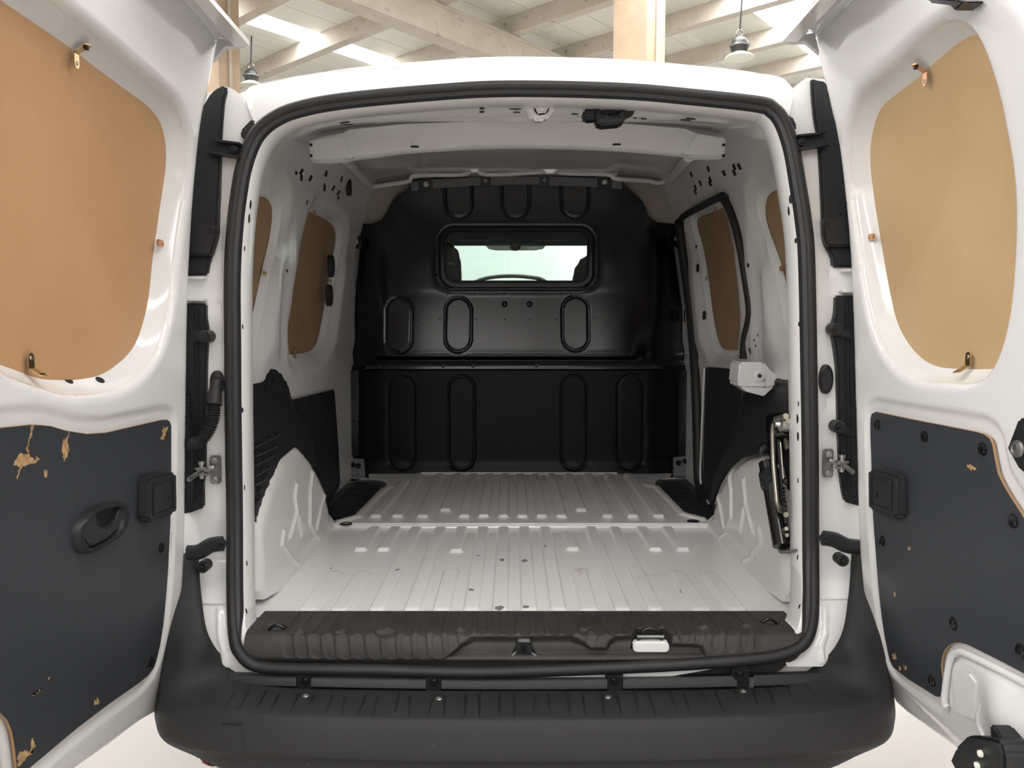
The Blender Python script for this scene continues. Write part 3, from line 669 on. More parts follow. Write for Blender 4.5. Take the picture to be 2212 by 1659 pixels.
# ---- wheel arches
def pillow(d, r): return r * (1 - np.sqrt(np.clip(1 - (1 - np.clip(d / r, 0, 1)) ** 2, 0, 1)))
AL = [(520, 1300), (520, 1230), (543, 1200), (553, 1150), (564, 1110), (575, 1070), (587, 1033), (604, 989), (622, 972), (636, 960), (641, 957), (647, 962), (672, 992), (690, 1022), (703, 1050), (712, 1090), (718, 1128), (719, 1152), (690, 1180), (650, 1222), (620, 1250), (598, 1272), (560, 1300)]
AR = [(1530, 1150), (1530, 1130), (1536, 1089), (1550, 1045), (1570, 1011), (1597, 988), (1638, 976), (1670, 978), (1700, 990), (1730, 1010), (1760, 1060), (1770, 1150), (1770, 1300), (1700, 1300), (1660, 1268), (1600, 1205), (1560, 1165)]
BR = {-1: [[(674, 1023), (669, 1064)], [(669, 1064), (668, 1130), (684, 1162)], [(640, 1048), (636, 1075), (641, 1105), (651, 1154)], [(641, 1105), (626, 1160)], [(700, 1072), (692, 1100), (683, 1145)], [(612, 1150), (608, 1175), (638, 1218)]],
      1: [[(1573, 1015), (1580, 1060), (1580, 1115), (1562, 1160)], [(1607, 1038), (1611, 1080), (1600, 1148)], [(1611, 1090), (1627, 1150)], [(1546, 1063), (1555, 1090), (1565, 1145)], [(1640, 1142), (1646, 1170), (1614, 1210)]]}
for sg, l in ((-1, AL), (1, AR)):
    fx = arch_x(sg); q = yz(l, fx); q[:, 0] = np.maximum(q[:, 0], .098); q[:, 1] = np.maximum(q[:, 1], .597) if sg > 0 else np.where(q[:, 1] < .61, .598, q[:, 1])
    br = [yz(b, fx) for b in BR[sg]]
    def f3(V, q=q, sg=sg, br=br, fx=fx):
        d = sd_path(V, q, True); d = np.where(V[:, 1] < .66, np.maximum(d, .05 * sst(.66, .60, V[:, 1])), d)
        h = -pillow(d, .05 if sg > 0 else .03)
        rb = np.full(len(V), 9.)
        for b in br: rb = np.minimum(rb, sd_path(V, b))
        h += .0065 * (1 - sst(.003, .010, rb)); h -= .03 * np.clip((.64 - V[:, 1]) / .04, 0, 1) ** 2 * -1 * .5
        return np.stack([fx(V[:, 0], V[:, 1]) - sg * h, V[:, 0], V[:, 1]], 1)
    o = panel('wheel_arch', q, [], .016, f3, 'white_floor', VAN, 'white wheel arch with embossed branching ribs', lambda g, br=br: np.min([sd_path(g, b) for b in br], 0) < .016, .0045, (sg * .11, 0, 0), 60)
    # hump over the top behind the face
    # sealer fillets
    zz = .604
    tube('seam_sealer', [(sg * (.612 + .003 * math.sin(k * 2.1)), y, .603) for k, y in enumerate(np.linspace(.26, .83, 20))], .006, 'white_floor', o, None, seg=6)
# ---- side walls with window openings
WLp = {-1: {'rear': [(486, 470), (500, 436), (530, 420), (559, 424), (572, 424), (584, 435), (589, 452), (588, 470), (585, 495), (579, 530), (571, 560), (554, 640), (536, 727), (526, 765), (505, 772), (480, 740), (474, 600)],
             'slide': [(657, 456), (672, 459), (687, 466), (705, 475), (717, 485), (724, 497), (726, 517), (722, 540), (712, 590), (702, 653), (693, 705), (684, 742), (673, 757), (655, 763), (632, 765), (612, 768), (609, 757), (607, 731), (609, 690), (617, 632), (631, 562), (644, 503)]},
       1: {'rear': [(1653, 470), (1653, 440), (1659, 420), (1675, 410), (1700, 405), (1740, 420), (1770, 470), (1780, 600), (1770, 700), (1730, 720), (1710, 690), (1704, 640), (1690, 575), (1670, 520), (1658, 490)],
           'slide': [(1504, 478), (1509, 470), (1568, 446), (1574, 450), (1588, 500), (1598, 550), (1607, 600), (1614, 670), (1615, 695), (1609, 745), (1603, 757), (1570, 756), (1562, 755), (1555, 745), (1548, 720), (1543, 700), (1535, 640), (1529, 590), (1516, 520), (1508, 500)]}}
BRK = {-1: [((568, 589), 'rear', 1), ((713, 607), 'slide', 1), ((678, 461), 'slide', 0), ((635, 762), 'slide', 0)], 1: [((1690, 580), 'rear', -1), ((1527, 602), 'slide', -1), ((1547, 456), 'slide', 0), ((1600, 752), 'slide', 0)]}
def lbracket(c, yd, m, par, up, nrm=-1, s=1.):
    """little L-shaped screw bracket: one leaf along yd on the frame, one on the cover"""
    c = np.asarray(c, float); yd = np.asarray(yd, float); yd = yd / np.linalg.norm(yd); ax = np.asarray(up, float); ax = ax / np.linalg.norm(ax); w_ = np.cross(ax, yd); w_ /= np.linalg.norm(w_)
    def leaf(o, d, n, L, wd):
        pts = [o - w_ * wd, o + d * (L - wd) - w_ * wd]; pts += [o + d * (L - wd) + d * wd * math.sin(t) + w_ * -wd * math.cos(t) for t in np.linspace(.3, math.pi - .3, 6)]; pts += [o + d * (L - wd) + w_ * wd, o + w_ * wd]
        return pts, n
    bm = bmesh.new()
    for d, n, L in ((yd, ax, .020 * s), (-yd, ax, .014 * s)):
        pts, n = leaf(c, d, n, L, .0075 * s); vs = [bm.verts.new(Vector(p)) for p in pts]; f = bm.faces.new(vs); r = bmesh.ops.extrude_face_region(bm, geom=[f])
        bmesh.ops.translate(bm, verts=[e for e in r['geom'] if isinstance(e, bmesh.types.BMVert)], vec=Vector(n * .0018))
    o = bm_mk('corner_bracket', bm, m, par, 'small metal corner bracket')
    for L in (.012 * s, -.007 * s): lathe('screw', c + yd * L + ax * .0018, ax, [(.0034 * s, 0), (.0034 * s, .0012), (.002 * s, .0018), (.001 * s, .001)], 'steel' if o is None else m, par, None, 10)
    return o
COVERS = {}
for sg in (-1, 1):
    fx = wall_x(sg); fo = wall_x(sg, .035)
    loops = {k: np.maximum(yz(v, fo), (.175, 0)) for k, v in WLp[sg].items()}
    loops = {k: dens(smooth_loop(dens(v, .03), 2), .025) for k, v in loops.items()}
    rim = {k: offs(v, .022) for k, v in loops.items()}
    out = np.array([(.122, .59), (1.752, .59), (1.752, 1.83), (1.752, 1.90), (1.0, 1.88), (.40, 1.83), (.122, 1.79)])
    pill = (.62, 1.35)
    def f3(V, fx=fx, sg=sg, rim=rim):
        h = np.zeros(len(V))
        for r in rim.values():
            d = sd_poly(V, r); h -= .016 * (1 - sst(.0, .045, d))          # metal turns in towards each opening
        h += .012 * sst(.02, .06, np.minimum(*[sd_poly(V, r) for r in rim.values()])) * (1 - sst(1.42, 1.55, V[:, 1])) * sst(1.12, 1.2, V[:, 1])
        # stiffening swage above the windows and a belt swage
        h -= .008 * np.exp(-((V[:, 1] - (1.665 + .05 * V[:, 0])) / .02) ** 2) * sst(.35, .5, V[:, 0]); h += .006 * np.exp(-((V[:, 1] - 1.10) / .015) ** 2)
        h -= .012 * (1 - sst(.02, .06, np.abs(V[:, 0] - .69))) * sst(1.12, 1.2, V[:, 1]) * (1 - sst(1.5, 1.6, V[:, 1]))
        return np.stack([fx(V[:, 0], V[:, 1]) - sg * h, V[:, 0], V[:, 1]], 1)
    wname = 'left' if sg < 0 else 'right'
    wo = panel('side_wall', out, list(rim.values()), .022, f3, 'white', VAN, 'white inner ' + wname + ' side wall of the load bay', None, None, None, 50)
    for k in loops:
        A_ = f3(rim[k]); L_ = loops[k]; B_ = np.stack([fo(L_[:, 0], L_[:, 1]) , L_[:, 0], L_[:, 1]], 1)
        C_ = A_ * .5 + B_ * .5; C_[:, 0] = A_[:, 0] * .25 + B_[:, 0] * .75
        loft('window_reveal', [A_, C_, B_], 'white', wo, None, True, 60)
        big = offs(L_, .012); pts = np.stack([fo(big[:, 0], big[:, 1]) + sg * .002, big[:, 0], big[:, 1]], 1)
        def f4(V, fo=fo, sg=sg): return np.stack([fo(V[:, 0], V[:, 1]) + sg * .002, V[:, 0], V[:, 1]], 1)
        side_l = {'rear': 'brown hardboard cover over the ' + wname + ' rear quarter window', 'slide': 'brown hardboard cover over the ' + wname + ' middle window'}[k]
        COVERS[sg, k] = panel('window_cover', big, [], .06, f4, 'hb_brown', VAN, side_l, None, None, (sg * .004, 0, 0))
    for (a, b), k, yd in BRK[sg]:
        c = solve(a, b, wall_x(sg, .03)); lbracket(c + (-sg * .003, 0, 0), (0, yd, 0) if yd else (0, 0, 1 if b < 600 else -1), 'zinc' if sg < 0 or k == 'slide' else 'copper', COVERS[sg, k], (-sg, 0, 0))
    # punched holes above the windows
    HL = [(640, 371), (651, 371), (651, 384), (671, 385), (704, 375), (701, 399), (701, 407), (720, 406), (731, 416), (731, 425), (738, 387)] if sg < 0 else [(1530, 365), (1564, 374), (1586, 361), (1586, 373), (1597, 360), (1513, 396), (1534, 388), (1534, 397), (1502, 405), (1502, 415), (1493, 377)]
    for a, b in HL:
        hole(wo, a, b, .0145, wo, 1.35, 1, prof=[(.0135, -.003), (.0135, .0006)], seg=4)
    for a, b, ry, rz in ([(718, 575, .055, .042), (714, 638, .055, .040)] if sg < 0 else []):
        lathe('wall_plug', solve(a, b, wall_x(sg, -.004)), (1, 0, 0), [(.036, -.014), (.036, .003), (.03, .0055), (.028, .002)], 'trim', wo, 'oval black grommet beside the middle window', 26, sx=.75, sy=1.15)
    for a, b, r in ([(729, 541, .007), (703, 672, .006), (620, 585, .006), (663, 437, .009)] if sg < 0 else [(1504, 533, .008), (1537, 702, .008), (1616, 573, .007), (1573, 425, .009), (1620, 758, .01), (1637, 724, .004), (1629, 735, .004), (1632, 747, .004)]):
        hole(wo, a, b, r, wo, .8, 1.4 if r > .02 else 1.)
    if sg < 0: lathe('hole', solve(756, 405, wall_x(sg, -.012)), (1, .0, 0), [(.03, -.012), (.03, .004)], 'black', wo, None, 20, sx=.5, sy=1.0)
    if sg > 0:
        for a, b, dz in [(1507, 579, .032), (1521, 681, .036)]:
            box('slot', solve(a, b, wall_x(sg, -.001)), (.008, .022, dz), 'black', wo, None, .003)
        # sliding door weather seal
        SD = [(1468, 478), (1472, 472), (1485, 462), (1552, 427), (1562, 428), (1574, 450), (1588, 490), (1600, 540), (1610, 600), (1619, 660), (1618, 690), (1608, 735), (1606, 775)]
        p_ = cr([solve(a, b, wall_x(1, -.012)) for a, b in SD], 5); tube('sliding_door_seal', p_, .013, 'rubber', VAN, 'black rubber seal of the sliding side door', seg=10, flat=1, up=(1, 0, 0))
        p_ = cr([solve(a, b, wall_x(1, -.012)) for a, b in [(1468, 478), (1470, 500), (1478, 560), (1492, 670), (1500, 760), (1505, 850), (1508, 950), (1510, 1030), (1516, 1060), (1528, 1082)]], 5)
        tube('sliding_door_seal', p_, .022, 'rubber', VAN, None, seg=10, up=(1, 0, 0))
        p_ = cr([solve(a, b, wall_x(1, -.014)) for a, b in [(1522, 795), (1519, 850), (1515, 950), (1513, 1030), (1518, 1062), (1531, 1088)]], 5); tube('door_edge', p_, .004, 'white', VAN, None, seg=8)
# ---- black lower liners
LL_ = [(515, 832), (537, 828), (570, 823), (581, 802), (591, 795), (600, 795), (609, 802), (620, 818), (628, 838), (635, 861), (637, 885), (658, 908), (672, 930), (680, 970), (684, 1012), (676, 1000), (641, 962), (604, 993), (587, 1037), (564, 1114), (545, 1206), (530, 1230), (512, 1230), (512, 900)]
RL_ = [(1600, 845), (1640, 850), (1655, 835), (1657, 815), (1680, 813), (1760, 820), (1790, 900), (1790, 1060), (1760, 1045), (1700, 985), (1638, 979), (1597, 990), (1571, 1013), (1550, 1048), (1536, 1094), (1530, 1080), (1545, 1020), (1575, 960), (1596, 900)]
SL = [(636, 863), (660, 857), (721, 842), (723, 846), (731, 960), (735, 1040), (732, 1054), (705, 1095), (690, 1060), (676, 1000), (675, 935), (655, 905), (637, 888)]
SR = [(1524, 795), (1529, 793), (1560, 795), (1595, 800), (1600, 830), (1601, 905), (1585, 960), (1550, 1010), (1532, 1085), (1522, 1062), (1518, 1040), (1520, 950)]
for sg, l, s in ((-1, LL_, 'black wheel arch liner with vent slots, left'), (1, RL_, 'black quarter liner behind the jack, right')):
    fx = liner_x(sg, -.008); q = np.maximum(yz(l, fx), (.105, 0)); q = smooth_loop(dens(q, .015), 3)
    def f3(V, fx=fx, q=q, sg=sg):
        h = -pillow(np.where(V[:, 1] > .98, sd_path(V, q, True), .02), .008) + .004 * np.exp(-((V[:, 1] - 1.0) / .01) ** 2); return np.stack([fx(V[:, 0], V[:, 1]) - sg * h, V[:, 0], V[:, 1]], 1)
    o = panel('arch_liner', q, [], .02, f3, 'trim', VAN, s, None, None, (sg * .01, 0, 0), 50)
    if sg < 0:
        for xa, ya, xb_, yb_ in [(547, 962, 602, 934), (547, 981, 597, 959), (548, 1001, 590, 979), (548, 1023, 581, 1005), (548, 1043, 575, 1028), (549, 1062, 568, 1052), (549, 1082, 561, 1072)]:
            n__ = max(1, round((xb_ - xa) / 13))
            for j in range(n__):
                t = (j + .5) / n__; p_, n3_ = onto(o, xa + (xb_ - xa) * t, ya + (yb_ - ya) * t)
                if p_ is not None:
                    box('vent_slot', p_, (.008, .034 if n__ > 1 else .03, .011), 'black', o, None, .002)
                    box('vent_lit_edge', p_ + (.004, .004, -.007), (.006, .036 if n__ > 1 else .03, .0035), 'lit_edge', o, None, .001)  # pale strip painting the light along the slot's lower edge
    for a, b in ([(573, 839), (588, 822), (617, 829)] if sg < 0 else [(1678, 830), (1608, 858), (1640, 868)]):
        c = solve(a, b, liner_x(sg, -.010)); lathe('clip_hole', c, (-sg, 0, 0), [(.008, 0), (.008, .002)], 'black', o, None, 14)
for sg, l in ((-1, SL), (1, SR)):
    fx = wall_x(sg, -.012); q = yz(l, fx)
    o = panel('side_liner', q, [], .04, lambda V, fx=fx: np.stack([fx(V[:, 0], V[:, 1]), V[:, 0], V[:, 1]], 1), 'trim', VAN, 'flat black board low on the side wall, ' + ('left' if sg < 0 else 'right'), None, None, (sg * .008, 0, 0))
    for a, b in ([(668, 865), (694, 858), (720, 852), (726, 939)] if sg < 0 else [(1552, 811), (1582, 816)]):
        lathe('clip_hole', solve(a, b, wall_x(sg, -.0125)), (-sg, 0, 0), [(.007, 0), (.007, .002)], 'black', o, None, 12)
# white latch box of the sliding door
cbx = solve(1628, 812, wall_x(1, -.06)); 
bmc = [solve(a, b, wall_x(1, -.06)) for a, b in [(1602, 782), (1650, 780), (1652, 838), (1594, 836)]]
o = slab('sliding_door_catch', [P(a, b, cbx[1] - .03) for a, b in [(1598, 782), (1652, 783), (1656, 800), (1656, 840), (1600, 838), (1594, 828)]], (.0, .10, 0), 'white', VAN, 'white folded sheet metal catch of the sliding door', .006)
slab('catch_flange', [P(a, b, cbx[1] - .032) for a, b in [(1600, 836), (1656, 838), (1672, 836), (1650, 856), (1612, 846)]], (0, .06, .0), 'white', o, None, .002)
slab('catch_cheek', [P(a, b, cbx[1] - .028) for a, b in [(1650, 782), (1664, 800), (1682, 812), (1684, 832), (1652, 838)]], (0, .1, 0), 'white', o, None, .003)
lathe('catch_boss', P(1641, 812, cbx[1] - .031), (0, -1, 0), [(.017, 0), (.016, .004), (.010, .006), (.009, .002)], 'white', o, None, 20); lathe('catch_hole', P(1641, 812, cbx[1] - .035), (0, -1, 0), [(.005, 0), (.005, .003)], 'black', o, None, 12)
# B-pillar strips beside the bulkhead
for l in ([(733, 850), (745, 800), (748, 1030), (738, 1036)], [(1488, 787), (1500, 790), (1506, 1030), (1496, 1030)]):
    slab('pillar_strip', [P(a, b, 1.70) for a, b in l], (0, .03, 0), 'white', VAN, None, .002)
# ---- roof lining, bow, header
xs = np.linspace(-.66, .66, 41); rows = []
def zr(y): return np.interp(y, [.1, .5, 1.1, 1.74, 1.80], [1.775, 1.80, 1.855, 1.905, 1.905])
for y in np.linspace(.14, 1.76, 28):
    bead = .006 * math.sin(y * 9) ; rows.append([(x * (1 + .05 * y), y, zr(y) - .035 * abs(x / .62) ** 5 - .006 * (1 - x * x) * (1 if .9 < y < 1.05 else 0)) for x in xs])
loft('roof_lining', rows, 'white', VAN, 'bare white underside of the roof', smooth=60)
bt = [(668, 306), (700, 294), (740, 288), (755, 280), (870, 268), (1000, 263), (1114, 261), (1240, 263), (1350, 267), (1480, 278), (1505, 288), (1540, 293), (1567, 300)]
bb = [(670, 342), (700, 343), (740, 340), (762, 335), (870, 321), (1000, 312), (1114, 309), (1240, 311), (1350, 316), (1480, 328), (1505, 334), (1540, 334), (1565, 334)]
ty = np.array([P(a, b, .46) for a, b in bt]); by_ = np.array([P(a, b, .45) for a, b in bb]); mid = (ty * .35 + by_ * .65) + (0, -.004, 0)
o = loft('roof_bow', [ty + (0, .05, .03), ty + (0, .01, .004), ty, mid, by_, by_ + (0, .006, -.004), by_ + (0, .05, -.004), by_ + (0, .055, .04)], 'white', VAN, 'white cross member under the roof', smooth=50)
for l in ([(668, 304), (738, 291), (748, 303), (756, 321), (764, 341), (672, 345)], [(1567, 298), (1508, 288), (1498, 300), (1486, 318), (1472, 332), (1565, 337)]):
    slab('end_bracket', [P(a, b, .445) for a, b in l], (0, .02, 0), 'white', o, None, .003)
    for k, (a, b) in enumerate(((l[0][0] + (4 if l[0][0] < 1000 else -4), 313), (l[0][0] + (4 if l[0][0] < 1000 else -4), 336))): lathe('hole', P(a, b, .4445), (0, -1, 0), [(.004, -.004), (.004, .001)], 'black', o, None, 12)
for a, b in [(896, 317), (1332, 312)]: box('hole', P(a, b, .446), (.022, .006, .004), 'black', o, None, .001)
h0 = shrink(seal3, -.0245) + (0, .072, 0); k_ = [i for i in range(len(h0)) if h0[i, 2] > 1.665]
i0 = max(k_, key=lambda i: -h0[i, 0]); 
order = sorted([i for i in k_], key=lambda i: h0[i, 0]); hh = h0[order]; hh = hh[np.linspace(0, len(hh) - 1, 45).astype(int)]
hq = np.array([P(a, b, .37) for a, b in [(600, 330), (640, 298), (700, 275), (760, 267), (870, 260), (1000, 255), (1114, 253), (1240, 254), (1350, 257), (1480, 263), (1560, 271), (1610, 290), (1650, 320)]]); hb = hh * (.99, 1, 1); hb[:, 1] = .37; hb[:, 2] = np.interp(hb[:, 0], hq[:, 0], hq[:, 2])
hdr = loft('roof_header', [hh, hh * .7 + hb * .3 + (0, 0, -.004), hb * .85 + hh * .15 + (0, 0, -.003), hb, hb + (0, .004, .05)], 'white', VAN, 'white roof header above the door opening', smooth=50)
def on_hdr(a, b, y=.22):
    return P(a, b, y)
def hz(a, b):
    y = .2
    for _ in range(10):
        p_ = P(a, b, y); t = np.clip((y - .155) / .24, 0, 1); i = np.argmin(np.abs(hh[:, 0] - p_[0])); zt = hh[i, 2] * (1 - t) + hb[i, 2] * t - .003; d_ = ray(a, b); y = CAM[1] + (zt - .001 - CAM[2]) / d_[2] * d_[1]; y = float(np.clip(y, .15, .4))
    return P(a, b, y)
for a, b, sx_, sy_ in [(738, 258, .022, .007), (745, 264, .012, .003), (753, 268, .012, .005), (1497, 249, .022, .007), (1492, 256, .012, .003), (1481, 259, .012, .005), (1041, 233, .006, .004), (1041, 241, .006, .004), (1082, 224, .005, .002), (1113, 235, .014, .002), (1116, 242, .008, .003), (1242, 246, .008, .003), (1372, 254, .005, .002), (1391, 256, .007, .002), (1417, 238, .005, .002)]:
    hole(hdr, a, b, 1, hdr, sx_, sy_ * 2.2, 'hole', [(1, -.003), (1, .0018)], 'black', 16)
# white latch cup and black roof latch
yl = .17
def plate(l, y, vec, m, par, name, label=None, bev=.003): return slab(name, [P(a, b, y) for a, b in l], vec, m, par, label, bev)
o = plate([(1131, 224), (1204, 224), (1200, 235), (1188, 250), (1178, 261), (1150, 261), (1142, 248), (1134, 235)], yl, (0, .05, .006), 'white', VAN, 'latch_cup', 'white sheet metal latch cup under the roof header', .006)
plate([(1152, 232), (1160, 226), (1180, 226), (1188, 233), (1180, 246), (1160, 248)], yl - .006, (0, .006, 0), 'white', o, 'cup_face', None, .003)
lathe('cup_boss', P(1170, 232, yl - .007), (0, -1, 0), [(.010, 0), (.009, .004), (.005, .005)], 'white', o, None, 16)
o = plate([(1287, 227), (1294, 226), (1296, 254), (1337, 252), (1339, 221), (1351, 221), (1353, 256), (1343, 266), (1296, 270), (1288, 262)], yl - .02, (0, .05, 0), 'plastic', VAN, 'roof_latch', 'black roof latch under the header', .004)
plate([(1260, 236), (1290, 228), (1290, 256), (1264, 257), (1259, 250)], yl - .01, (0, .045, 0), 'plastic', o, 'latch_wing', None, .006)
plate([(1350, 226), (1372, 223), (1375, 228), (1373, 240), (1354, 250), (1350, 252)], yl - .01, (0, .045, 0), 'plastic', o, 'latch_wing', None, .006)
plate([(1294, 228), (1340, 224), (1340, 254), (1296, 258)], yl + .0, (0, .01, 0), 'blackgloss', o, 'latch_well', None, .001)
plate([(1303, 235), (1333, 232), (1334, 242), (1304, 245)], yl - .014, (0, .014, 0), 'blackgloss', o, 'latch_bar', None, .004)
plate([(1306, 248), (1312, 247), (1313, 257), (1307, 258)], yl - .016, (0, .014, 0), 'blackgloss', o, 'latch_tooth', None, .001)
# front edge rail of the roof and cab trim corners
p_ = cr([P(a, b, 1.715) for a, b in [(780, 398), (800, 404), (850, 397), (884, 391), (898, 379), (1000, 377), (1018, 366), (1034, 366), (1050, 377), (1165, 372), (1180, 361), (1196, 361), (1212, 373), (1312, 377), (1330, 386), (1400, 391), (1425, 395), (1462, 377)]], 4)
tube('roof_rail', p_, .010, 'white', VAN, 'white pressed edge of the front roof rail', seg=8)
for l in ([(742, 342, .56), (770, 371, 1.1), (799, 401, 1.68)], [(1488, 338, .56), (1466, 366, 1.1), (1443, 395, 1.68)]):
    tube('roof_side_rail', cr([P(*q_) for q_ in l], 5), .016, 'white', VAN, None, seg=8)
slab('front_header', [P(a, b, 1.725) for a, b in [(890, 386), (1020, 374), (1190, 372), (1330, 384), (1340, 360), (1320, 340), (1110, 335), (890, 345)]], (0, .02, 0), 'white', VAN, None)
slab('corner_trim', [P(a, b, 1.765) for a, b in [(770, 378), (925, 378), (920, 430), (860, 500), (770, 500)]], (0, .02, 0), 'beige', VAN, 'beige cab lining behind the left top corner of the bulkhead')
slab('corner_trim', [P(a, b, 1.765) for a, b in [(1470, 378), (1330, 378), (1330, 430), (1385, 500), (1480, 500)]], (0, .02, 0), 'beige', VAN, 'beige cab lining behind the right top corner of the bulkhead')
# ---- bulkhead
BY = 1.735
def B2(l, y=BY): return np.array([P(a, b, y)[[0, 2]] for a, b in l])
UP = [(745, 792), (752, 700), (770, 560), (780, 482), (800, 484), (825, 474), (838, 455), (848, 435), (858, 422), (874, 413), (884, 400), (886, 388), (940, 383), (1114, 379), (1290, 381), (1345, 387), (1350, 400), (1372, 420), (1388, 436), (1396, 455), (1404, 470), (1420, 480), (1462, 482), (1475, 560), (1486, 690), (1495, 792)]
LO = [(745, 790), (1495, 788), (1490, 1030), (1470, 1030), (1450, 1029), (790, 1029), (775, 1020), (752, 1000)]
wind = B2([(962, 503), (1270, 503), (1270, 609), (962, 609)]); wc = wind.mean(0); whx = (wind[:, 0].max() - wind[:, 0].min()) / 2; whz = (wind[:, 1].max() - wind[:, 1].min()) / 2
def rrect(c, hx, hy, r, n=7):
    o = []
    for sx_, sy_, a0 in ((1, 1, 0), (-1, 1, 90), (-1, -1, 180), (1, -1, 270)):
        for k in range(n): a = math.radians(a0 + 90 * k / (n - 1)); o.append((c[0] + sx_ * (hx - r) + r * math.cos(a), c[1] + sy_ * (hy - r) + r * math.sin(a)))
    return np.array(o)
wl_ = rrect(wc, whx, whz, .045)
s_ = (BY + 1.72) / F
def cap(px0, py0, py1, w_):
    a = B2([(px0, py0 + w_ / 2)])[0]; b = B2([(px0, py1 - w_ / 2)])[0]; return a, b, w_ / 2 * s_
CU = [cap(862, 643, 761, 56), cap(990, 643, 759, 56), cap(1243, 641, 757, 56)]
CT = [cap(990, 372, 469, 58), cap(1114, 372, 469, 58), cap(1243, 372, 469, 58)]
CL = [cap(868, 812, 1012, 56), cap(997, 812, 1012, 56), cap(1240, 811, 1012, 55), cap(1361, 810, 1012, 55)]
zc1 = P(1100, 628, BY)[2]; zc2 = P(1100, 778, BY)[2]
fx0, fx1 = P(832, 628, BY)[0], P(1352, 628, BY)[0]
def ringd(V, caps): return np.min([np.abs(sd_line(V, a, b) - r) for a, b, r in caps], 0)
def up3(V):
    x, z = V[:, 0], V[:, 1]
    t = np.clip((zc1 - z) / (zc1 - zc2), 0, 1); d = sd_rr(V, ((fx0 + fx1) / 2, zc1 - .5), (fx1 - fx0) / 2, .5, .12)
    ins = 1 - sst(-.005, .10, np.abs(x - (fx0 + fx1) / 2) - (fx1 - fx0) / 2)
    bul = .027 * t * ins * (1 - sst(.93, 1., t)) + .012 * (1 - sst(zc2 - .01, zc2 + .03, z) * 1)
    side = .03 * np.clip((np.abs(x + .02) - .55) / .15, 0, 1) ** 1.5
    g_ = -.004 * (1 - sst(.0035, .0065, np.minimum(ringd(V, CU), ringd(V, CT)))) 
    fr_ = np.abs(sd_rr(V, wc, whx + .030, whz + .030, .07)); g_ -= .006 * (1 - sst(.004, .008, fr_)); 
    g_ += .006 * (1 - sst(.0, .03, np.maximum(sd_rr(V, wc, whx + .024, whz + .024, .065), 0)))
    return np.stack([x, BY - bul - g_ + side, z], 1)
def rf_up(g): return (np.minimum(np.minimum(ringd(g, CU), ringd(g, CT)), np.abs(sd_rr(g, wc, whx + .03, whz + .03, .07))) < .016) | (np.abs(g[:, 1] - zc2) < .022)
bulk = thing_part = link('bulkhead', None, VAN, 'black steel bulkhead with a small window, closing the load bay', (0, BY, .6)); bulk.empty_display_size = .1
panel('upper_panel', B2(UP), [wl_], .018, up3, 'bulk', bulk, None, rf_up, .0042, (0, .02, 0), 60)
zb0 = P(1100, 795, BY)[2]
def lo3(V):
    g_ = .004 * (1 - sst(.003, .007, ringd(V, CL))) * -1; side = .02 * np.clip((np.abs(V[:, 0] + .02) - .6) / .1, 0, 1)
    foot = .02 * sst(.665, .60, V[:, 1]); return np.stack([V[:, 0], BY - .022 - g_ + side - foot, V[:, 1]], 1)
panel('lower_panel', B2(LO), [], .022, lo3, 'bulk2', bulk, None, lambda g: ringd(g, CL) < .014, .0045, (0, .02, 0), 60)
fl = np.linspace(790, 1432, 25)
loft('joint_flange', [[P(x, 779, BY - .028) for x in fl], [P(x, 785, BY - .038) for x in fl], [P(x, 797, BY - .040) for x in fl], [P(x, 800, BY - .030) for x in fl]], 'bulk', bulk, None)
for x in (820, 957, 1022, 1159, 1414): bolt(P(x, 791, BY - .039), (0, -1, 0), .008, 'bulk', bulk)
for a, b in [(1090, 657), (1144, 657)]: lathe('knob', P(a, b, BY - .006), (0, -1, 0), [(.013, -.01), (.013, .004), (.012, .010), (.007, .014), (.004, .015)], 'blackgloss', bulk, None, 20)
for a, b in [(831, 637), (897, 636), (965, 636), (1025, 634), (1089, 634), (1152, 634), (1213, 633), (1268, 633), (1332, 632), (820, 690), (902, 692), (950, 690), (1028, 690), (1090, 690), (1145, 690), (1203, 690), (1284, 686)]:
    lathe('rivet', P(a, b, BY - .009 - .027 * np.clip((b - 628) / 150, 0, 1)), (0, -1, 0), [(.0035, -.008), (.003, .002), (.001, .003)], 'bulk', bulk, None, 8)
for a, b in [(768, 522), (743, 688), (739, 785), (1462, 515), (1490, 681), (1496, 776)]:
    lg = 1 if a < 1000 else -1
    o = plate([(a - 12, b - 14), (a + 10, b - 14), (a + 16, b + 14), (a - 12, b + 16)], 1.70, (0, .012, 0), 'bulk', bulk, 'mounting_tab', None, .003); bolt(P(a, b, 1.698), (0, -1, 0), .012, 'steel', o)
for a, b in [(920, 398), (1049, 390), (1176, 389), (1306, 393)]:
    big = a in (920, 1306); o = plate([(a - 16, b - 14), (a + 16, b - 14), (a + 16, b + 14), (a - 16, b + 14)] if big else [(a - 11, b - 10), (a + 11, b - 10), (a + 11, b + 14), (a - 11, b + 14)], BY - .012, (0, .014, 0), 'bulk', bulk, 'mounting_tab', None, .003); bolt(P(a, b, BY - .014), (0, -1, 0), .012 if big else .008, 'steel' if big else 'steel2', o)
for l in ([(886, 392), (935, 387), (935, 407), (890, 412)], [(935, 387), (1040, 382), (1040, 400), (935, 407)], [(1060, 381), (1166, 381), (1166, 398), (1060, 400)], [(1186, 381), (1292, 384), (1292, 404), (1186, 400)], [(1320, 388), (1344, 391), (1344, 408), (1320, 406)]):
    plate(l, BY - .008, (0, .01, 0), 'greytrim', bulk, 'top_flange', None, .002)
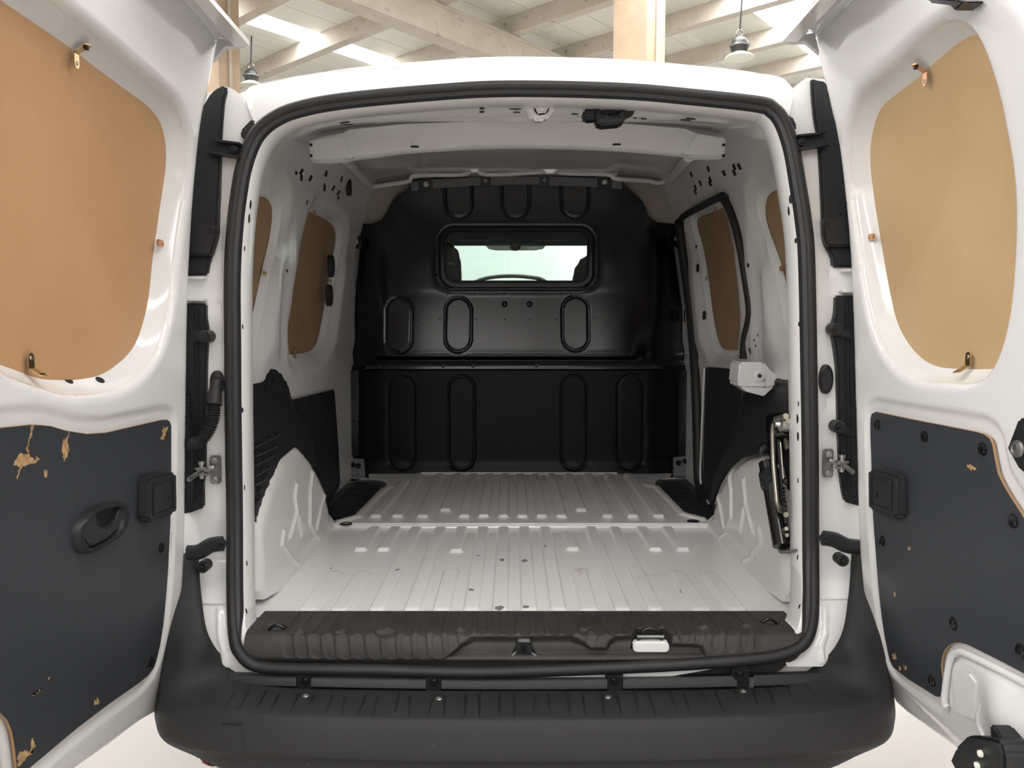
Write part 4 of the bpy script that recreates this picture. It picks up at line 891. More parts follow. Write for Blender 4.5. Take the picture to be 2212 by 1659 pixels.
for l in ([(776, 535), (764, 545), (748, 670), (756, 668), (770, 600)], [(746, 702), (736, 706), (734, 766), (744, 768)], [(1457, 530), (1470, 545), (1484, 660), (1475, 664)], [(1486, 695), (1494, 700), (1496, 765), (1490, 765)]):
    plate(l, 1.715, (0, .02, 0), 'greytrim', VAN, 'pillar_trim', None, .003)
for l, hs in (([(753, 994), (764, 990), (786, 992), (789, 1032), (754, 1034)], [(762, 1004), (774, 1006)]), ([(1455, 988), (1478, 986), (1486, 990), (1487, 1030), (1454, 1030)], [(1466, 1000), (1480, 996)])):
    o = plate(l, 1.695, (0, .01, 0), 'greytrim', bulk, 'foot_bracket', 'grey foot bracket of the bulkhead', .002)
    for a, b in hs: bolt(P(a, b, 1.693), (0, -1, 0), .012, 'bulk', o)
for a in (765, 1475):
    plate([(a - 10, 800), (a + 10, 800), (a + 10, 985), (a - 10, 985)], 1.705, (0, .01, 0), 'bulk', bulk, 'side_flange', None, .002)
    for b in (818, 860, 910, 960): bolt(P(a + (2 if a > 1000 else -2), b, 1.703), (0, -1, 0), .006, 'bulk', bulk)
# window in the bulkhead: rubber frame and tinted pane
wf = rrect(wc, whx, whz, .045, 9)
tube('window_rubber', [(a, BY - .004, b) for a, b in wf], .006, 'rubber', bulk, None, True, 8)
slab('window_pane', [(a, BY + .006, b) for a, b in wf], (0, .004, 0), 'glass', bulk, 'greenish pane in the bulkhead', 0, smooth=0)
# ================================================================== rear doors
HL_ = [(471, 91), (461, 150), (449, 203), (436, 270), (424, 380), (415, 500), (410, 600), (407, 700), (404, 900), (402, 1100), (400, 1200), (394, 1300), (380, 1400), (366, 1460), (347, 1522), (337, 1538), (303, 1558), (236, 1609), (165, 1659), (90, 1714), (20, 1766)]
HR_ = [(1759, 78), (1766, 121), (1786, 203), (1810, 314), (1825, 439), (1835, 560), (1841, 700), (1847, 921), (1853, 1150), (1866, 1302), (1890, 1420), (1927, 1503), (1948, 1530), (1977, 1553), (2065, 1616), (2140, 1672), (2200, 1718)]
CLp = [(-45, -20), (0, 8), (72, 56), (145, 105), (230, 170), (314, 230), (334, 250), (347, 270), (355, 300), (358, 324), (357, 365), (348, 422), (338, 490), (328, 560), (321, 634), (311, 685), (297, 729), (284, 752), (268, 770), (236, 795), (209, 808), (162, 815), (91, 813), (60, 803), (30, 790), (0, 780), (-40, 766), (-62, 740), (-68, 600), (-70, 200), (-66, 20)]
CRp = [(2107, 80), (2080, 92), (2029, 133), (1978, 179), (1928, 216), (1908, 232), (1896, 252), (1886, 287), (1881, 321), (1882, 371), (1891, 439), (1901, 500), (1911, 560), (1921, 617), (1934, 678), (1945, 708), (1962, 737), (1978, 757), (1996, 773), (2014, 783), (2035, 789), (2080, 791), (2130, 791), (2164, 789), (2180, 765), (2190, 740), (2200, 712), (2209, 668), (2216, 600), (2222, 480), (2218, 390), (2201, 297), (2188, 230), (2167, 162), (2147, 111), (2130, 92)]
BLp = [(0, 925), (67, 918), (90, 919), (111, 921), (145, 931), (189, 938), (230, 935), (304, 918), (350, 907.5), (362, 907), (368, 911), (371, 921), (371, 1019), (369, 1134), (364, 1235), (357, 1319), (347, 1393), (340, 1424), (334, 1442), (322, 1458), (303, 1474), (236, 1521), (169, 1572), (101, 1629), (64, 1660), (42, 1680), (38, 1660), (36, 1639), (32, 1606), (27, 1579), (17, 1555), (0, 1538), (-40, 1522), (-80, 1500), (-90, 1300), (-90, 1000), (-80, 935)]
BRp = [(1891, 890), (1978, 908), (2107, 933), (2124, 938), (2136, 947), (2142, 960), (2147, 989), (2154, 1023), (2165, 1046), (2181, 1073), (2205, 1110), (2232, 1160), (2245, 1250), (2245, 1400), (2236, 1466), (2212, 1455), (2163, 1429), (2095, 1395), (2083, 1390), (2072, 1388), (2060, 1388), (2048, 1394), (2040, 1403), (2035, 1414), (2031, 1437), (2033, 1455), (2035, 1471), (2035.5, 1488), (2034, 1499), (2027, 1505), (2018, 1503), (1990, 1485), (1961, 1467), (1940, 1451), (1927, 1440), (1920, 1424), (1910, 1376), (1900, 1302), (1890, 1184), (1885, 1117), (1879, 938), (1879, 904), (1882, 894)]
CHIP = {-1: [[(30, 1000), (45, 978), (62, 977), (70, 990), (85, 988), (78, 997), (55, 1003), (44, 1010), (38, 1033), (35, 1030), (42, 1008), (33, 1004)], [(137, 950), (143, 944), (149, 962), (147, 980), (139, 996), (134, 990), (134, 965)], [(349, 930), (355, 922), (363, 922), (358, 934), (354, 950), (346, 948), (352, 938)], [(97, 1015), (102, 1014), (101, 1026), (96, 1028)], [(104, 1463), (108, 1462), (108, 1472), (103, 1472)], [(205, 1512), (211, 1508), (213, 1520), (207, 1524), (203, 1520)], [(68, 1628), (66, 1600), (72, 1595), (74, 1615), (60, 1632), (42, 1655), (36, 1652), (40, 1632), (52, 1620)], [(84, 1490), (89, 1488), (72, 1502), (68, 1503)], [(68, 922), (71, 921), (64, 950), (60, 978), (57, 977), (62, 948)], [(150, 932), (152, 933), (145, 948), (143, 946)]],
        1: [[(2090, 1006), (2105, 1004), (2108, 1012), (2098, 1014), (2091, 1012)], [(1928, 1414), (1934, 1412), (1938, 1420), (1935, 1426), (1929, 1424)], [(1941, 1439), (1945, 1438), (1947, 1446), (1943, 1448)], [(1952, 1440), (1958, 1438), (1960, 1445), (1954, 1446)], [(1962, 1182), (1967, 1180), (1967, 1188), (1962, 1188)], [(1931, 1281), (1935, 1280), (1935, 1286), (1931, 1286)]]}
for sg in (-1, 1):
    fx = door_x(sg); HLx = HL_ if sg < 0 else HR_; nm = 'left' if sg < 0 else 'right'
    hinge = cr(yz(HLx, fx), 3)
    lowz = hinge[-1, 1]
    if sg < 0: free = [(-.66, lowz + .0), (-.735, lowz + .02), (-.765, lowz + .07), (-.77, .75), (-.765, 1.2), (-.75, 1.5), (-.72, 1.65), (-.66, 1.76), (-.56, 1.83), (-.44, 1.856), (-.25, 1.860), (-.10, 1.860)]
    else: free = [(-.62, lowz + .02), (-.655, lowz + .07), (-.665, .75), (-.665, 1.2), (-.66, 1.5), (-.642, 1.62), (-.585, 1.715), (-.50, 1.79), (-.40, 1.835), (-.28, 1.857), (-.12, 1.860)]
    out = np.concatenate([hinge, cr(np.array([hinge[-1]] + free + [hinge[0]], float), 4)[1:-1]])
    cov = dens(smooth_loop(dens(yz(CLp if sg < 0 else CRp, door_x(sg, .042)), .02), 1), .02)
    rim = smooth_loop(offs(cov, .028), 3); rim2 = offs(cov, .004)
    brd = yz(BLp if sg < 0 else BRp, door_x(sg, -.002))
    lobe = .004
    def f3(V, fx=fx, sg=sg, out=out, rim=rim, brd=brd):
        d = sd_path(V, out, True); h = -pillow(d, .020) * .22
        dr = sd_path(V, rim, True); h -= pillow(dr, .018) * .8
        db = sd_poly(V, brd); h -= .0065 * (1 - sst(.021, .030, db))
        # shoulder below the window and a step down the hinge side
        if sg > 0:
            b = np.exp(-(((V[:, 0] + .56) / .05) ** 2 + ((V[:, 1] - .66) / .06) ** 2)); h += .02 * b * sst(.004, .02, db)
        return np.stack([fx(V[:, 0], V[:, 1]) - sg * h, V[:, 0], V[:, 1]], 1)
    D = link('rear_door', None, VAN, nm + ' rear door standing open, white with a board over its window and a black lower board', (sg * .73, 0, .5)); D.empty_display_size = .1
    panel('door_frame', out, [rim], .020, f3, 'white', D, None, lambda g, o=out, r=rim, b=brd: (sd_path(g, o, True) < .045) | (sd_path(g, r, True) < .03) | (np.abs(sd_poly(g, b) - .026) < .024), .0055, (sg * .062, 0, 0), 55)
    A_ = f3(rim); fo = door_x(sg, .044)
    B_ = np.stack([fo(rim2[:, 0], rim2[:, 1]), rim2[:, 0], rim2[:, 1]], 1); q_ = rim * .45 + rim2 * .55; C_ = np.stack([door_x(sg, .033)(q_[:, 0], q_[:, 1]), q_[:, 0], q_[:, 1]], 1); q2 = rim * .8 + rim2 * .2; C0 = np.stack([door_x(sg, .024)(q2[:, 0], q2[:, 1]), q2[:, 0], q2[:, 1]], 1)
    rv = loft('window_reveal', [A_, C0, C_, B_], 'white', D, None, True, 70)
    panel('window_cover', offs(cov, .012), [], .05, lambda V, sg=sg: np.stack([door_x(sg, .043)(V[:, 0], V[:, 1]), V[:, 0], V[:, 1]], 1), 'hb_warm' if sg < 0 else 'hb_tan', D, ('orange-brown' if sg < 0 else 'tan') + ' hardboard cover over the door window', None, None, (sg * .004, 0, 0))
    CV = [o for o in D.children if o.name.startswith('window_cover')][0]
    # outer skin
    sk = offs(out, .012); 
    panel('outer_skin', sk, [], .08, lambda V, sg=sg: np.stack([door_x(sg, .085)(V[:, 0], V[:, 1]), V[:, 0], V[:, 1]], 1), 'white', D, None, None, None, (-sg * .022, 0, 0))
    # top flange lapping over the roof edge
    c1, c2, c3 = [P(x, y_, yv) for x, y_, yv in ([(538, 98, -.085), (513, 106, -.065), (463, 137, -.03)] if sg < 0 else [(1690, 90, -.085), (1706, 97, -.065), (1768, 122, -.03)])]
    a1 = np.array([sg * XD[sg](hinge[0, 1]), hinge[0, 0], hinge[0, 1]]); yfar = -.36
    a2 = np.array([sg * XD[sg](1.858), yfar, 1.862]); c4 = np.array([c1[0], yfar, c1[2] + .006])
    md = lambda t: a1 * (1 - t) + c1 * t; mf = lambda t: a2 * (1 - t) + c4 * t; nseg = 8
    def line(t, dz): return [md(t) * (1 - k / nseg) + mf(t) * (k / nseg) + np.array([0, 0, dz]) for k in range(nseg + 1)]
    loft('top_flange', [[p_ + np.array([sg * .014, 0, -.010]) for p_ in line(0, 0)], line(0, .004), line(.12, .010), line(.45, .004), line(.52, -.006), line(.62, -.010), line(.93, -.002), line(1, 0), line(1, .010), line(.5, .02), line(0, .02)], 'white', D, 'white flange along the door top', smooth=25)
    slab('flange_end', [a1, md(.5), c1, c2, c2 * .5 + c3 * .5 + (0, 0, .012), c3], (0, -.004, .006), 'white', D)
    # black lower board with raw brown edge
    def f5(V, sg=sg): return np.stack([door_x(sg, -.001)(V[:, 0], V[:, 1]), V[:, 0], V[:, 1]], 1)
    bo = panel('lower_board', brd, [], .05, f5, ['board', 'fibre'], D, 'black faced lower door board with chipped brown edge', None, None, (sg * .005, 0, 0), 30, 1)
    e3 = f5(dens(brd, .02)); tube('board_edge', e3 + (sg * .0012, 0, 0), .0011, 'fibre', bo, 'raw brown board edge', True, 6, (1, 0, 0))
    for c in CHIP[sg]:
        bm = bmesh.new()
        ps = [solve(a, b, door_x(sg, -.0012)) for a, b in c]; cc = np.mean(ps, 0); f = []
        ds = dens(np.array(ps), .004); 
        vs = [bm.verts.new(Vector(p_ + RNG.normal(0, .0016, 3) * (0, 1, 1))) for p_ in ds]; f = bm.faces.new(vs); r = bmesh.ops.extrude_face_region(bm, geom=[f]); bmesh.ops.translate(bm, verts=[e for e in r['geom'] if isinstance(e, bmesh.types.BMVert)], vec=Vector((-sg * .0006, 0, 0)))
        bm_mk('torn_patch', bm, 'chip', bo, 'torn patch of brown fibre')
    for a, b in ([(349, 1183), (326, 1430)] if sg < 0 else [(1895, 918), (1997, 943), (2122, 970), (1905, 1168), (2188, 1125), (2059, 1347), (2013, 1470), (2204, 1406)]):
        lathe('clip', solve(a, b, door_x(sg, -.002)), (-sg, 0, 0), [(.0105, -.002), (.0105, .0015), (.008, .003), (.004, .0022)], 'blackgloss', bo, None, 16, sx=1, sy=1)
    # brackets of the window cover
    for (a, b), m_, yd in (([((335, 525), 'copper', (0, 1, 0)), ((163, 116), 'zinc', (0, 0, 1)), ((66, 795), 'zinc', (0, 0, -1))]) if sg < 0 else [((1893, 512), 'copper', (0, 1, 0)), ((2000, 157), 'copper', (0, 0, 1)), ((2092, 790), 'zinc', (0, 0, -1))]):
        c = solve(a, b, door_x(sg, .036)); 
        if yd[1]: lbracket(c + (-sg * .008, 0, 0), yd, m_, CV, (-sg, 0, 0), s=.95)
        else:
            # leaf down the board, leaf out on the reveal
            lf = []; dirz = -np.sign(yd[2]); 
            pts = [c + (0, -.007, 0), c + (0, .007, 0)] + [c + (0, .007 * math.cos(t), dirz * (.016 + .007 * math.sin(t))) for t in np.linspace(0, math.pi, 7)]
            slab('corner_bracket', pts, (-sg * .002, 0, 0), m_, CV, 'small metal corner bracket')
            lathe('screw', c + (-sg * .002, 0, dirz * .015), (-sg, 0, 0), [(.0035, 0), (.003, .0014), (.001, .001)], 'steel', CV, None, 10)
            pts = [c + (0, -.007, 0), c + (0, .007, 0)] + [c + (-sg * (.018 + .007 * math.sin(t)), .007 * math.cos(t), -dirz * .012) for t in np.linspace(0, math.pi, 7)]
            bm = bmesh.new(); vs = [bm.verts.new(Vector(p_)) for p_ in pts]; eye_ = c + (-sg * .018, 0, -dirz * .009)
            f = bm.faces.new(vs); r = bmesh.ops.extrude_face_region(bm, geom=[f]); bmesh.ops.translate(bm, verts=[e for e in r['geom'] if isinstance(e, bmesh.types.BMVert)], vec=(0, 0, .0018))
            bm_mk('corner_bracket', bm, m_, CV, 'small metal corner bracket')
            lathe('hole', eye_ + (0, 0, -.003), (0, 0, 1), [(.0035, 0), (.0035, .004)], 'black', CV, None, 10)
    # square rubber buffer near the hinge
    bl_ = [(320, 1038), (336, 1027), (378, 1019), (383, 1023), (384, 1100), (380, 1110), (340, 1126), (326, 1130), (319, 1120)] if sg < 0 else [(1873, 1016), (1880, 1011), (1930, 1024), (1937, 1030), (1937, 1116), (1930, 1122), (1884, 1106), (1874, 1098)]
    bq = [solve(a, b, door_x(sg, -.022)) for a, b in bl_]
    o = slab('door_buffer', bq, (sg * .022, 0, 0), 'trim', D, 'square black rubber buffer beside the hinge edge', .006)
    cb = np.mean(bq, 0); l2 = [cb + (p_ - cb) * .66 + (-sg * .0015, 0, 0) for p_ in bq]; tube('buffer_groove', cr(l2, 4, True), .0016, 'plastic', o, None, True, 6, (1, 0, 0))
    lathe('hole', solve(*((366, 1076) if sg < 0 else (1894, 1068)), door_x(sg, -.0225)), (-sg, 0, 0), [(.004, 0), (.004, .001)], 'black', o, None, 12, sx=1, sy=1.6)
    if sg < 0:
        # recessed pull handle
        cup = [(160, 1160), (163, 1140), (175, 1118), (192, 1104), (215, 1092), (240, 1086), (258, 1086), (267, 1094), (270, 1112), (265, 1136), (250, 1158), (225, 1176), (200, 1190), (182, 1196), (170, 1190), (163, 1178)]
        cq = cr([solve(a, b, door_x(-1, -.004)) for a, b in cup], 3, True); cc = cq.mean(0); n3 = np.array([1, 0, 0])
        def ins(k, d): return cc + (cq - cc) * k + n3 * d
        hb_ = loft('pull_handle', [ins(1.03, -.004), ins(1.0, .006), ins(.93, .011), ins(.84, .010), ins(.78, .004), ins(.74, -.010), ins(.66, -.012)], 'plastic', D, 'recessed black pull handle', True, 60)
        in_ = ins(.80, .0); slab('cup_floor', in_[::3], (-.004, 0, 0), 'black', hb_)
        bar = [(211, 1099), (194, 1108), (184, 1124), (179, 1146), (180, 1164), (188, 1178), (202, 1180), (232, 1166), (252, 1146), (264, 1122), (267, 1103), (260, 1097), (253, 1120), (244, 1132), (232, 1139), (219, 1139), (210, 1128), (210, 1114), (215, 1103)]
        slab('grip', [solve(a, b, door_x(-1, -.012)) for a, b in bar], (-.012, 0, 0), 'trim', hb_, None, .004, 3)
        for a, b in [(148, 822), (216, 821)]:
            hole(rv, a, b, .011, D, 1.0, .7, 'slot', [(.011, -.003), (.011, .0006)])
        tube('hinge_crease', [solve(a, b, door_x(-1, .003)) for a, b in [(372, 1150), (371, 1230), (363, 1330), (352, 1420), (335, 1478), (300, 1512), (180, 1600), (100, 1660)]], .0015, 'white', D, None, seg=6)
    else:
        # latch plate, rod latches at top and bottom
        lp = [(2186, 968), (2210, 905), (2260, 895), (2260, 1040), (2212, 1015)]
        o = slab('door_lock', [solve(a, b, door_x(1, -.002)) for a, b in lp], (-.008, 0, 0), 'plastic', D, 'black lock plate on the free edge', .003); lathe('lock_bolt', solve(2199, 970, door_x(1, -.011)), (-1, 0, 0), [(.013, 0), (.012, .004), (.007, .006), (.006, .004)], 'steel2', o, None, 18)
        tl = [(2003, -6), (2060, -2), (2087, 4), (2072, 14), (2060, 25), (2052, 12), (2004, 6)]
        slab('top_rod_latch', [solve(a, b, door_x(1, -.03)) for a, b in tl], (.03, 0, 0), 'blackgloss', D, 'black rod latch at the door top', .003)
        bl2 = [(2060, 1615), (2085, 1590), (2100, 1588), (2140, 1594), (2156, 1600), (2166, 1630), (2168, 1690), (2074, 1690), (2060, 1640)]
        o = slab('bottom_rod_latch', [solve(a, b, door_x(1, -.055)) for a, b in bl2], (.055, 0, 0), 'plastic', D, 'black rod latch at the door bottom with two pale pins', .005)
        slab('latch_plate', [solve(a, b, door_x(1, -.04)) for a, b in [(2136, 1565), (2146, 1568), (2166, 1602), (2174, 1700), (2150, 1700), (2140, 1600)]], (.04, 0, 0), 'plastic', o, None, .003)
        lathe('latch_drum', solve(2172, 1650, door_x(1, -.02)), (-1, 0, 0), [(.02, -.02), (.02, .01), (.012, .014)], 'blackgloss', o, None, 20)
        for a, b in [(2120, 1628), (2113, 1653)]: lathe('pin', solve(a, b, door_x(1, -.056)), (-1, 0, 0), [(.0055, 0), (.005, .004), (.003, .005)], 'lampwhite', o, None, 14)
        for l in ([(2040, 1520), (2034, 1500), (2046, 1420), (2062, 1402), (2090, 1408), (2212, 1468)],):
            tube('pressed_bead', cr([solve(a + 6, b + 8, door_x(1, .000)) for a, b in l], 5), .006, 'white', D, None, seg=8)
        tube('pressed_bead', cr([solve(a, b, door_x(1, .002)) for a, b in [(2128, 1590), (2116, 1560), (2120, 1530), (2140, 1510), (2165, 1506), (2240, 1540)]], 5), .006, 'white', D, None, seg=8)
        slab('pressed_boss', [solve(a, b, door_x(1, -.004)) for a, b in [(2062, 1480), (2070, 1455), (2092, 1452), (2110, 1475), (2104, 1560), (2060, 1540)]], (.01, 0, 0), 'white', D, None, .004, 3)
# ================================================================== sill cover
prof = cr(np.array([(.043, .602), (.038, .6085), (.0, .610), (-.06, .610), (-.088, .607), (-.098, .597), (-.104, .588), (-.108, .574), (-.108, .560), (-.098, .545), (-.094, .53), (-.090, .512)]), 10)
sl = np.concatenate([[0], np.cumsum(np.linalg.norm(np.diff(prof, axis=0), axis=1))])
def pof(s): return np.stack([np.interp(s, sl, prof[:, 0]), np.interp(s, sl, prof[:, 1])], 1)
def nof(s):
    a = pof(s - .002); b = pof(s + .002); t = b - a; t /= np.linalg.norm(t, axis=1)[:, None] + 1e-9; return np.stack([t[:, 1], -t[:, 0]], 1) * -1
def s_at(px, py):
    best = None
    ss = np.linspace(0, sl[-1], 300); q = pof(ss); dd = ray(px, py); e = []
    for yv, zv in q:
        p_ = CAM + dd * (yv - CAM[1]) / dd[1]; e.append(abs(p_[2] - zv))
    e = np.array(e); i = int(np.argmin(e)); p_ = CAM + dd * (q[i, 0] - CAM[1]) / dd[1]; return np.array([p_[0], ss[i]])
nx, nsv = 620, 110
ss = np.linspace(.004, sl[-1], nsv); smax = sl[-1]
scr = s_at(1100, 1376)[1]; sfr = s_at(1100, 1425)[1]
xb0, xb1 = s_at(563, 1330)[0], s_at(1691, 1320)[0]; xm0, xm1 = s_at(527, 1386)[0], s_at(1734, 1372)[0]; xe0, xe1 = s_at(560, 1424)[0], s_at(1695, 1405)[0]
def xr_(s, a, b, c): return np.interp(s, [0, scr - .01, scr + .022, smax - .02, smax], [a, b, b, c, c + (0.03 if c < 0 else -.03)])
U = np.linspace(0, 1, nx); S, UU = np.meshgrid(ss, U, indexing='ij'); Xg = xr_(S, xb0, xm0, xe0) * (1 - UU) + xr_(S, xb1, xm1, xe1) * UU
q = np.stack([Xg.ravel(), S.ravel()], 1); h = np.zeros(len(q))
flat_px = [635 + 31.2 * k for k in range(33)]
for k, a in enumerate(flat_px):
    c = s_at(a, 1355)[0]
    if c > xb1 - .07: break
    d = sd_line(q, (c, .020), (c, scr - .014)) - .0115; h = np.minimum(h, -.0035 * (1 - sst(-.0028, .0008, d)))
for a, b0, b1 in [(621, 1380, 1410), (651, 1380, 1411), (681, 1381, 1412), (711, 1381, 1413), (742, 1381, 1414), (776, 1381, 1414), (810, 1381, 1414), (843, 1381, 1414), (877, 1380, 1413), (910, 1380, 1413), (944, 1380, 1412), (977, 1376, 1394), (1280, 1372, 1388), (1482, 1366, 1378), (1515, 1364, 1381), (1551, 1372, 1397), (1581, 1371, 1397), (1613, 1370, 1395), (1643, 1369, 1394)]:
    p0, p1 = s_at(a, b0), s_at(a + (3 if a < 1100 else -3), b1); d = sd_line(q, p0, p1) - .0115; h = np.minimum(h, -.0028 * (1 - sst(-.003, .001, d)))
for a, b, r in [(647, 1364, .008), (738, 1363, .008), (998, 1360, .008), (1262, 1357, .008), (1520, 1354, .008), (1610, 1351, .008), (834, 1364, .016)]:
    c = s_at(a, b); d = np.linalg.norm((q - c) / np.array([1.5, 1.0]), axis=1) - r; h = np.minimum(h, -.012 * (1 - sst(-.002, .0015, d)))
for a, b in [(595, 1354), (1664, 1341)]:
    c = s_at(a, b); d = np.linalg.norm((q - c) / np.array([1.25, 1.0]), axis=1) - .021; h = np.minimum(h, -.014 * (1 - sst(-.003, .002, d)))
# pockets in the front face
def pocket(l, dep, soft=.006):
    pl = np.array([s_at(a, b) for a, b in l]); d = sd_poly(q, pl); return -dep * (1 - sst(-soft, soft * .3, d))
h = np.minimum(h, pocket([(962, 1424), (995, 1392), (1020, 1376), (1235, 1374), (1262, 1386), (1278, 1400), (1310, 1401), (1316, 1384), (1330, 1374), (1370, 1372), (1450, 1390), (1518, 1394), (1524, 1420), (1310, 1424)], .017, .008))
h = np.minimum(h, pocket([(1366, 1362), (1376, 1354), (1438, 1354), (1450, 1364), (1452, 1408), (1362, 1408)], .034, .006))
N3 = nof(S.ravel()); N3 = np.where(N3[:, 1:] + 0 * N3 < -.2, -N3, N3); PP = pof(S.ravel())
N3 *= np.where((N3[:, 0] * 1 + 0) > .3, -1, 1)[:, None]
V3 = np.stack([q[:, 0], PP[:, 0] + N3[:, 0] * h, PP[:, 1] + N3[:, 1] * h], 1)
idx = np.arange(nsv * nx).reshape(nsv, nx); Fq = np.stack([idx[:-1, :-1], idx[:-1, 1:], idx[1:, 1:], idx[1:, :-1]], -1).reshape(-1, 4)
sill = mk('sill_cover', V3, Fq, 'sill', VAN, 'worn ribbed black plastic sill cover', 70)
for a, b in [(597, 1356), (1662, 1343)]:
    c = s_at(a, b); pc = pof(c[1:2])[0]; cc = np.array([c[0], pc[0], pc[1] - .004])
    tube('tie_down_ring', [cc + (.016 * math.cos(t), .002, .013 * math.sin(t) - .004) for t in np.linspace(.1, math.pi - .1, 12)], .0035, 'blackgloss', sill, 'black tie-down ring', seg=8)
# striker in the middle pocket
def sp(a, b, y): return P(a, b, y)
o = slab('lower_striker', [sp(a, b, -.094) for a, b in [(1117, 1382), (1146, 1382), (1149, 1396), (1162, 1416), (1158, 1420), (1150, 1406), (1114, 1406), (1107, 1419), (1102, 1418), (1113, 1398)]], (0, .012, 0), 'blackgloss', sill, 'worn black steel striker', .002)
slab('striker_plate', [sp(a, b, -.098) for a, b in [(1116, 1390), (1148, 1390), (1150, 1412), (1112, 1412)]], (0, .006, 0), 'plastic', o, None, .002); lathe('striker_hole', sp(1131, 1402, -.099), (0, -1, 0), [(.008, -.004), (.008, .003), (.005, .003), (.0045, -.001)], 'blackgloss', o, None, 16)
slab('striker_lip', [sp(a, b, -.100) for a, b in [(1120, 1381), (1144, 1381), (1146, 1388), (1118, 1388)]], (0, .01, 0), 'steel2', o, None, .001)
for l in ([(1104, 1417), (1112, 1408), (1116, 1410), (1106, 1420)], [(1150, 1409), (1161, 1418), (1158, 1420), (1147, 1412)]): slab('striker_leg', [sp(a, b, -.102) for a, b in l], (0, .006, 0), 'steel', o, None, .001)
o = slab('lower_latch', [sp(a, b, -.098) for a, b in [(1368, 1390), (1378, 1387), (1440, 1387), (1446, 1392), (1446, 1406), (1442, 1410), (1372, 1410), (1368, 1406)]], (0, .02, 0), 'white', sill, 'white painted lip under the black latch', .003)
tube('latch_pin', [sp(1376, 1375, -.088), sp(1434, 1375, -.088)], .0035, 'steel2', o, seg=8)
for a in (1380, 1430): slab('latch_cheek', [sp(a - 4, 1370, -.090), sp(a + 4, 1370, -.090), sp(a + 4, 1392, -.090), sp(a - 4, 1392, -.090)], (0, .02, 0), 'blackgloss', o, None, .001)
tube('latch_arch', cr([sp(1385, 1374, -.08), sp(1390, 1362, -.08), (sp(1405, 1357, -.08)), sp(1420, 1362, -.08), sp(1426, 1374, -.08)], 4), .004, 'blackgloss', o, seg=8)
slab('latch_well', [sp(a, b, -.075) for a, b in [(1372, 1360), (1442, 1360), (1444, 1392), (1370, 1392)]], (0, .004, 0), 'black', o, None, 0)
# rear crossmember under the sill
slab('rear_crossmember', [R(a, b, .040) for a, b in [(540, 1446), (1100, 1460), (1700, 1430), (1760, 1440), (1700, 1500), (560, 1505), (470, 1455)]], (0, .03, 0), 'white', VAN, None)
# ================================================================== jack with its wheel wrench, strapped in the right quarter
JX = .600
def J(a, b, x=JX): return XP(a, b, x)
jk = thing('car_jack', 'black scissor jack with a pale wheel wrench, clipped beside the right wheel arch', 'jack', J(1690, 1185))
def jt(name, l, r, m, x=JX, par=None, lab=None, seg=8): return tube(name, [J(a, b, x) for a, b in l], r, m, par or jk, lab, seg=seg)
slab('carrier', [J(a, b, JX + .05) for a, b in [(1655, 900), (1664, 893), (1720, 890), (1745, 900), (1745, 1195), (1712, 1196), (1682, 1190), (1660, 1060), (1664, 1000), (1655, 930)]], (.02, 0, 0), 'blackgloss', jk, 'black jack carrier plate')
jt('lower_arm', [(1658, 1000), (1664, 1030), (1690, 1180)], .022, 'blackgloss', JX, None, None, 12)
for k in range(7): 
    a, b = 1663 + k * .9, 1022 + k * 5; 
    jt('thread_ring', [(a - 5, b), (a + 5, b + .5)], .0235, 'plastic', JX, None, None, 12) if k % 2 else None
slab('upper_arm', [J(a, b, JX + .015) for a, b in [(1684, 942), (1696, 934), (1702, 934), (1704, 1060), (1700, 1062), (1690, 990)]], (.02, 0, 0), 'blackgloss', jk, None, .004)
slab('arm_slot', [J(a, b, JX + .012) for a, b in [(1692, 948), (1695, 945), (1698, 949), (1700, 968), (1697, 973), (1694, 968)]], (.006, 0, 0), 'olive', jk, 'bright slot in the jack arm', .001)
jt('wheel_wrench', [(1703, 910), (1690, 912), (1676, 912), (1671, 918), (1669, 940), (1671, 1000), (1678, 1085), (1685, 1103), (1698, 1112)], .0065, 'olive', JX - .004, None, 'pale cranked wheel wrench rod')
jt('wing_nut', [(1676, 906), (1698, 899)], .007, 'olive', JX - .01); lathe('nut', J(1692, 918, JX - .008), (-1, 0, .1), [(.016, -.01), (.016, .006), (.009, .010), (.006, .02)], 'steel', jk, None, 16)
jt('bridge', [(1672, 936), (1699, 930)], .010, 'blackgloss', JX + .006)
jt('screw_rod', [(1682, 950), (1688, 1030), (1698, 1130)], .0045, 'plastic', JX); jt('strap_wire', [(1686, 955), (1691, 1020), (1698, 1085)], .0025, 'olive', JX - .002)
for a, b in [(1694, 1060), (1695, 1075), (1697, 1040), (1698, 1090)]: bolt(J(a, b, JX - .004), (-1, 0, 0), .010, 'blackgloss', jk)
lathe('side_knob', J(1651, 970, JX + .02), (-.3, -1, 0), [(.016, -.01), (.017, .01), (.012, .016), (.004, .017)], 'blackgloss', jk, None, 8)
jt('hook_rod', [(1699, 1142), (1693, 1145), (1692, 1152), (1700, 1156)], .005, 'olive', JX)
slab('carrier_foot', [J(a, b, JX + .0) for a, b in [(1676, 1182), (1690, 1190), (1714, 1186), (1712, 1192), (1684, 1196)]], (.05, 0, 0), 'greytrim', jk)
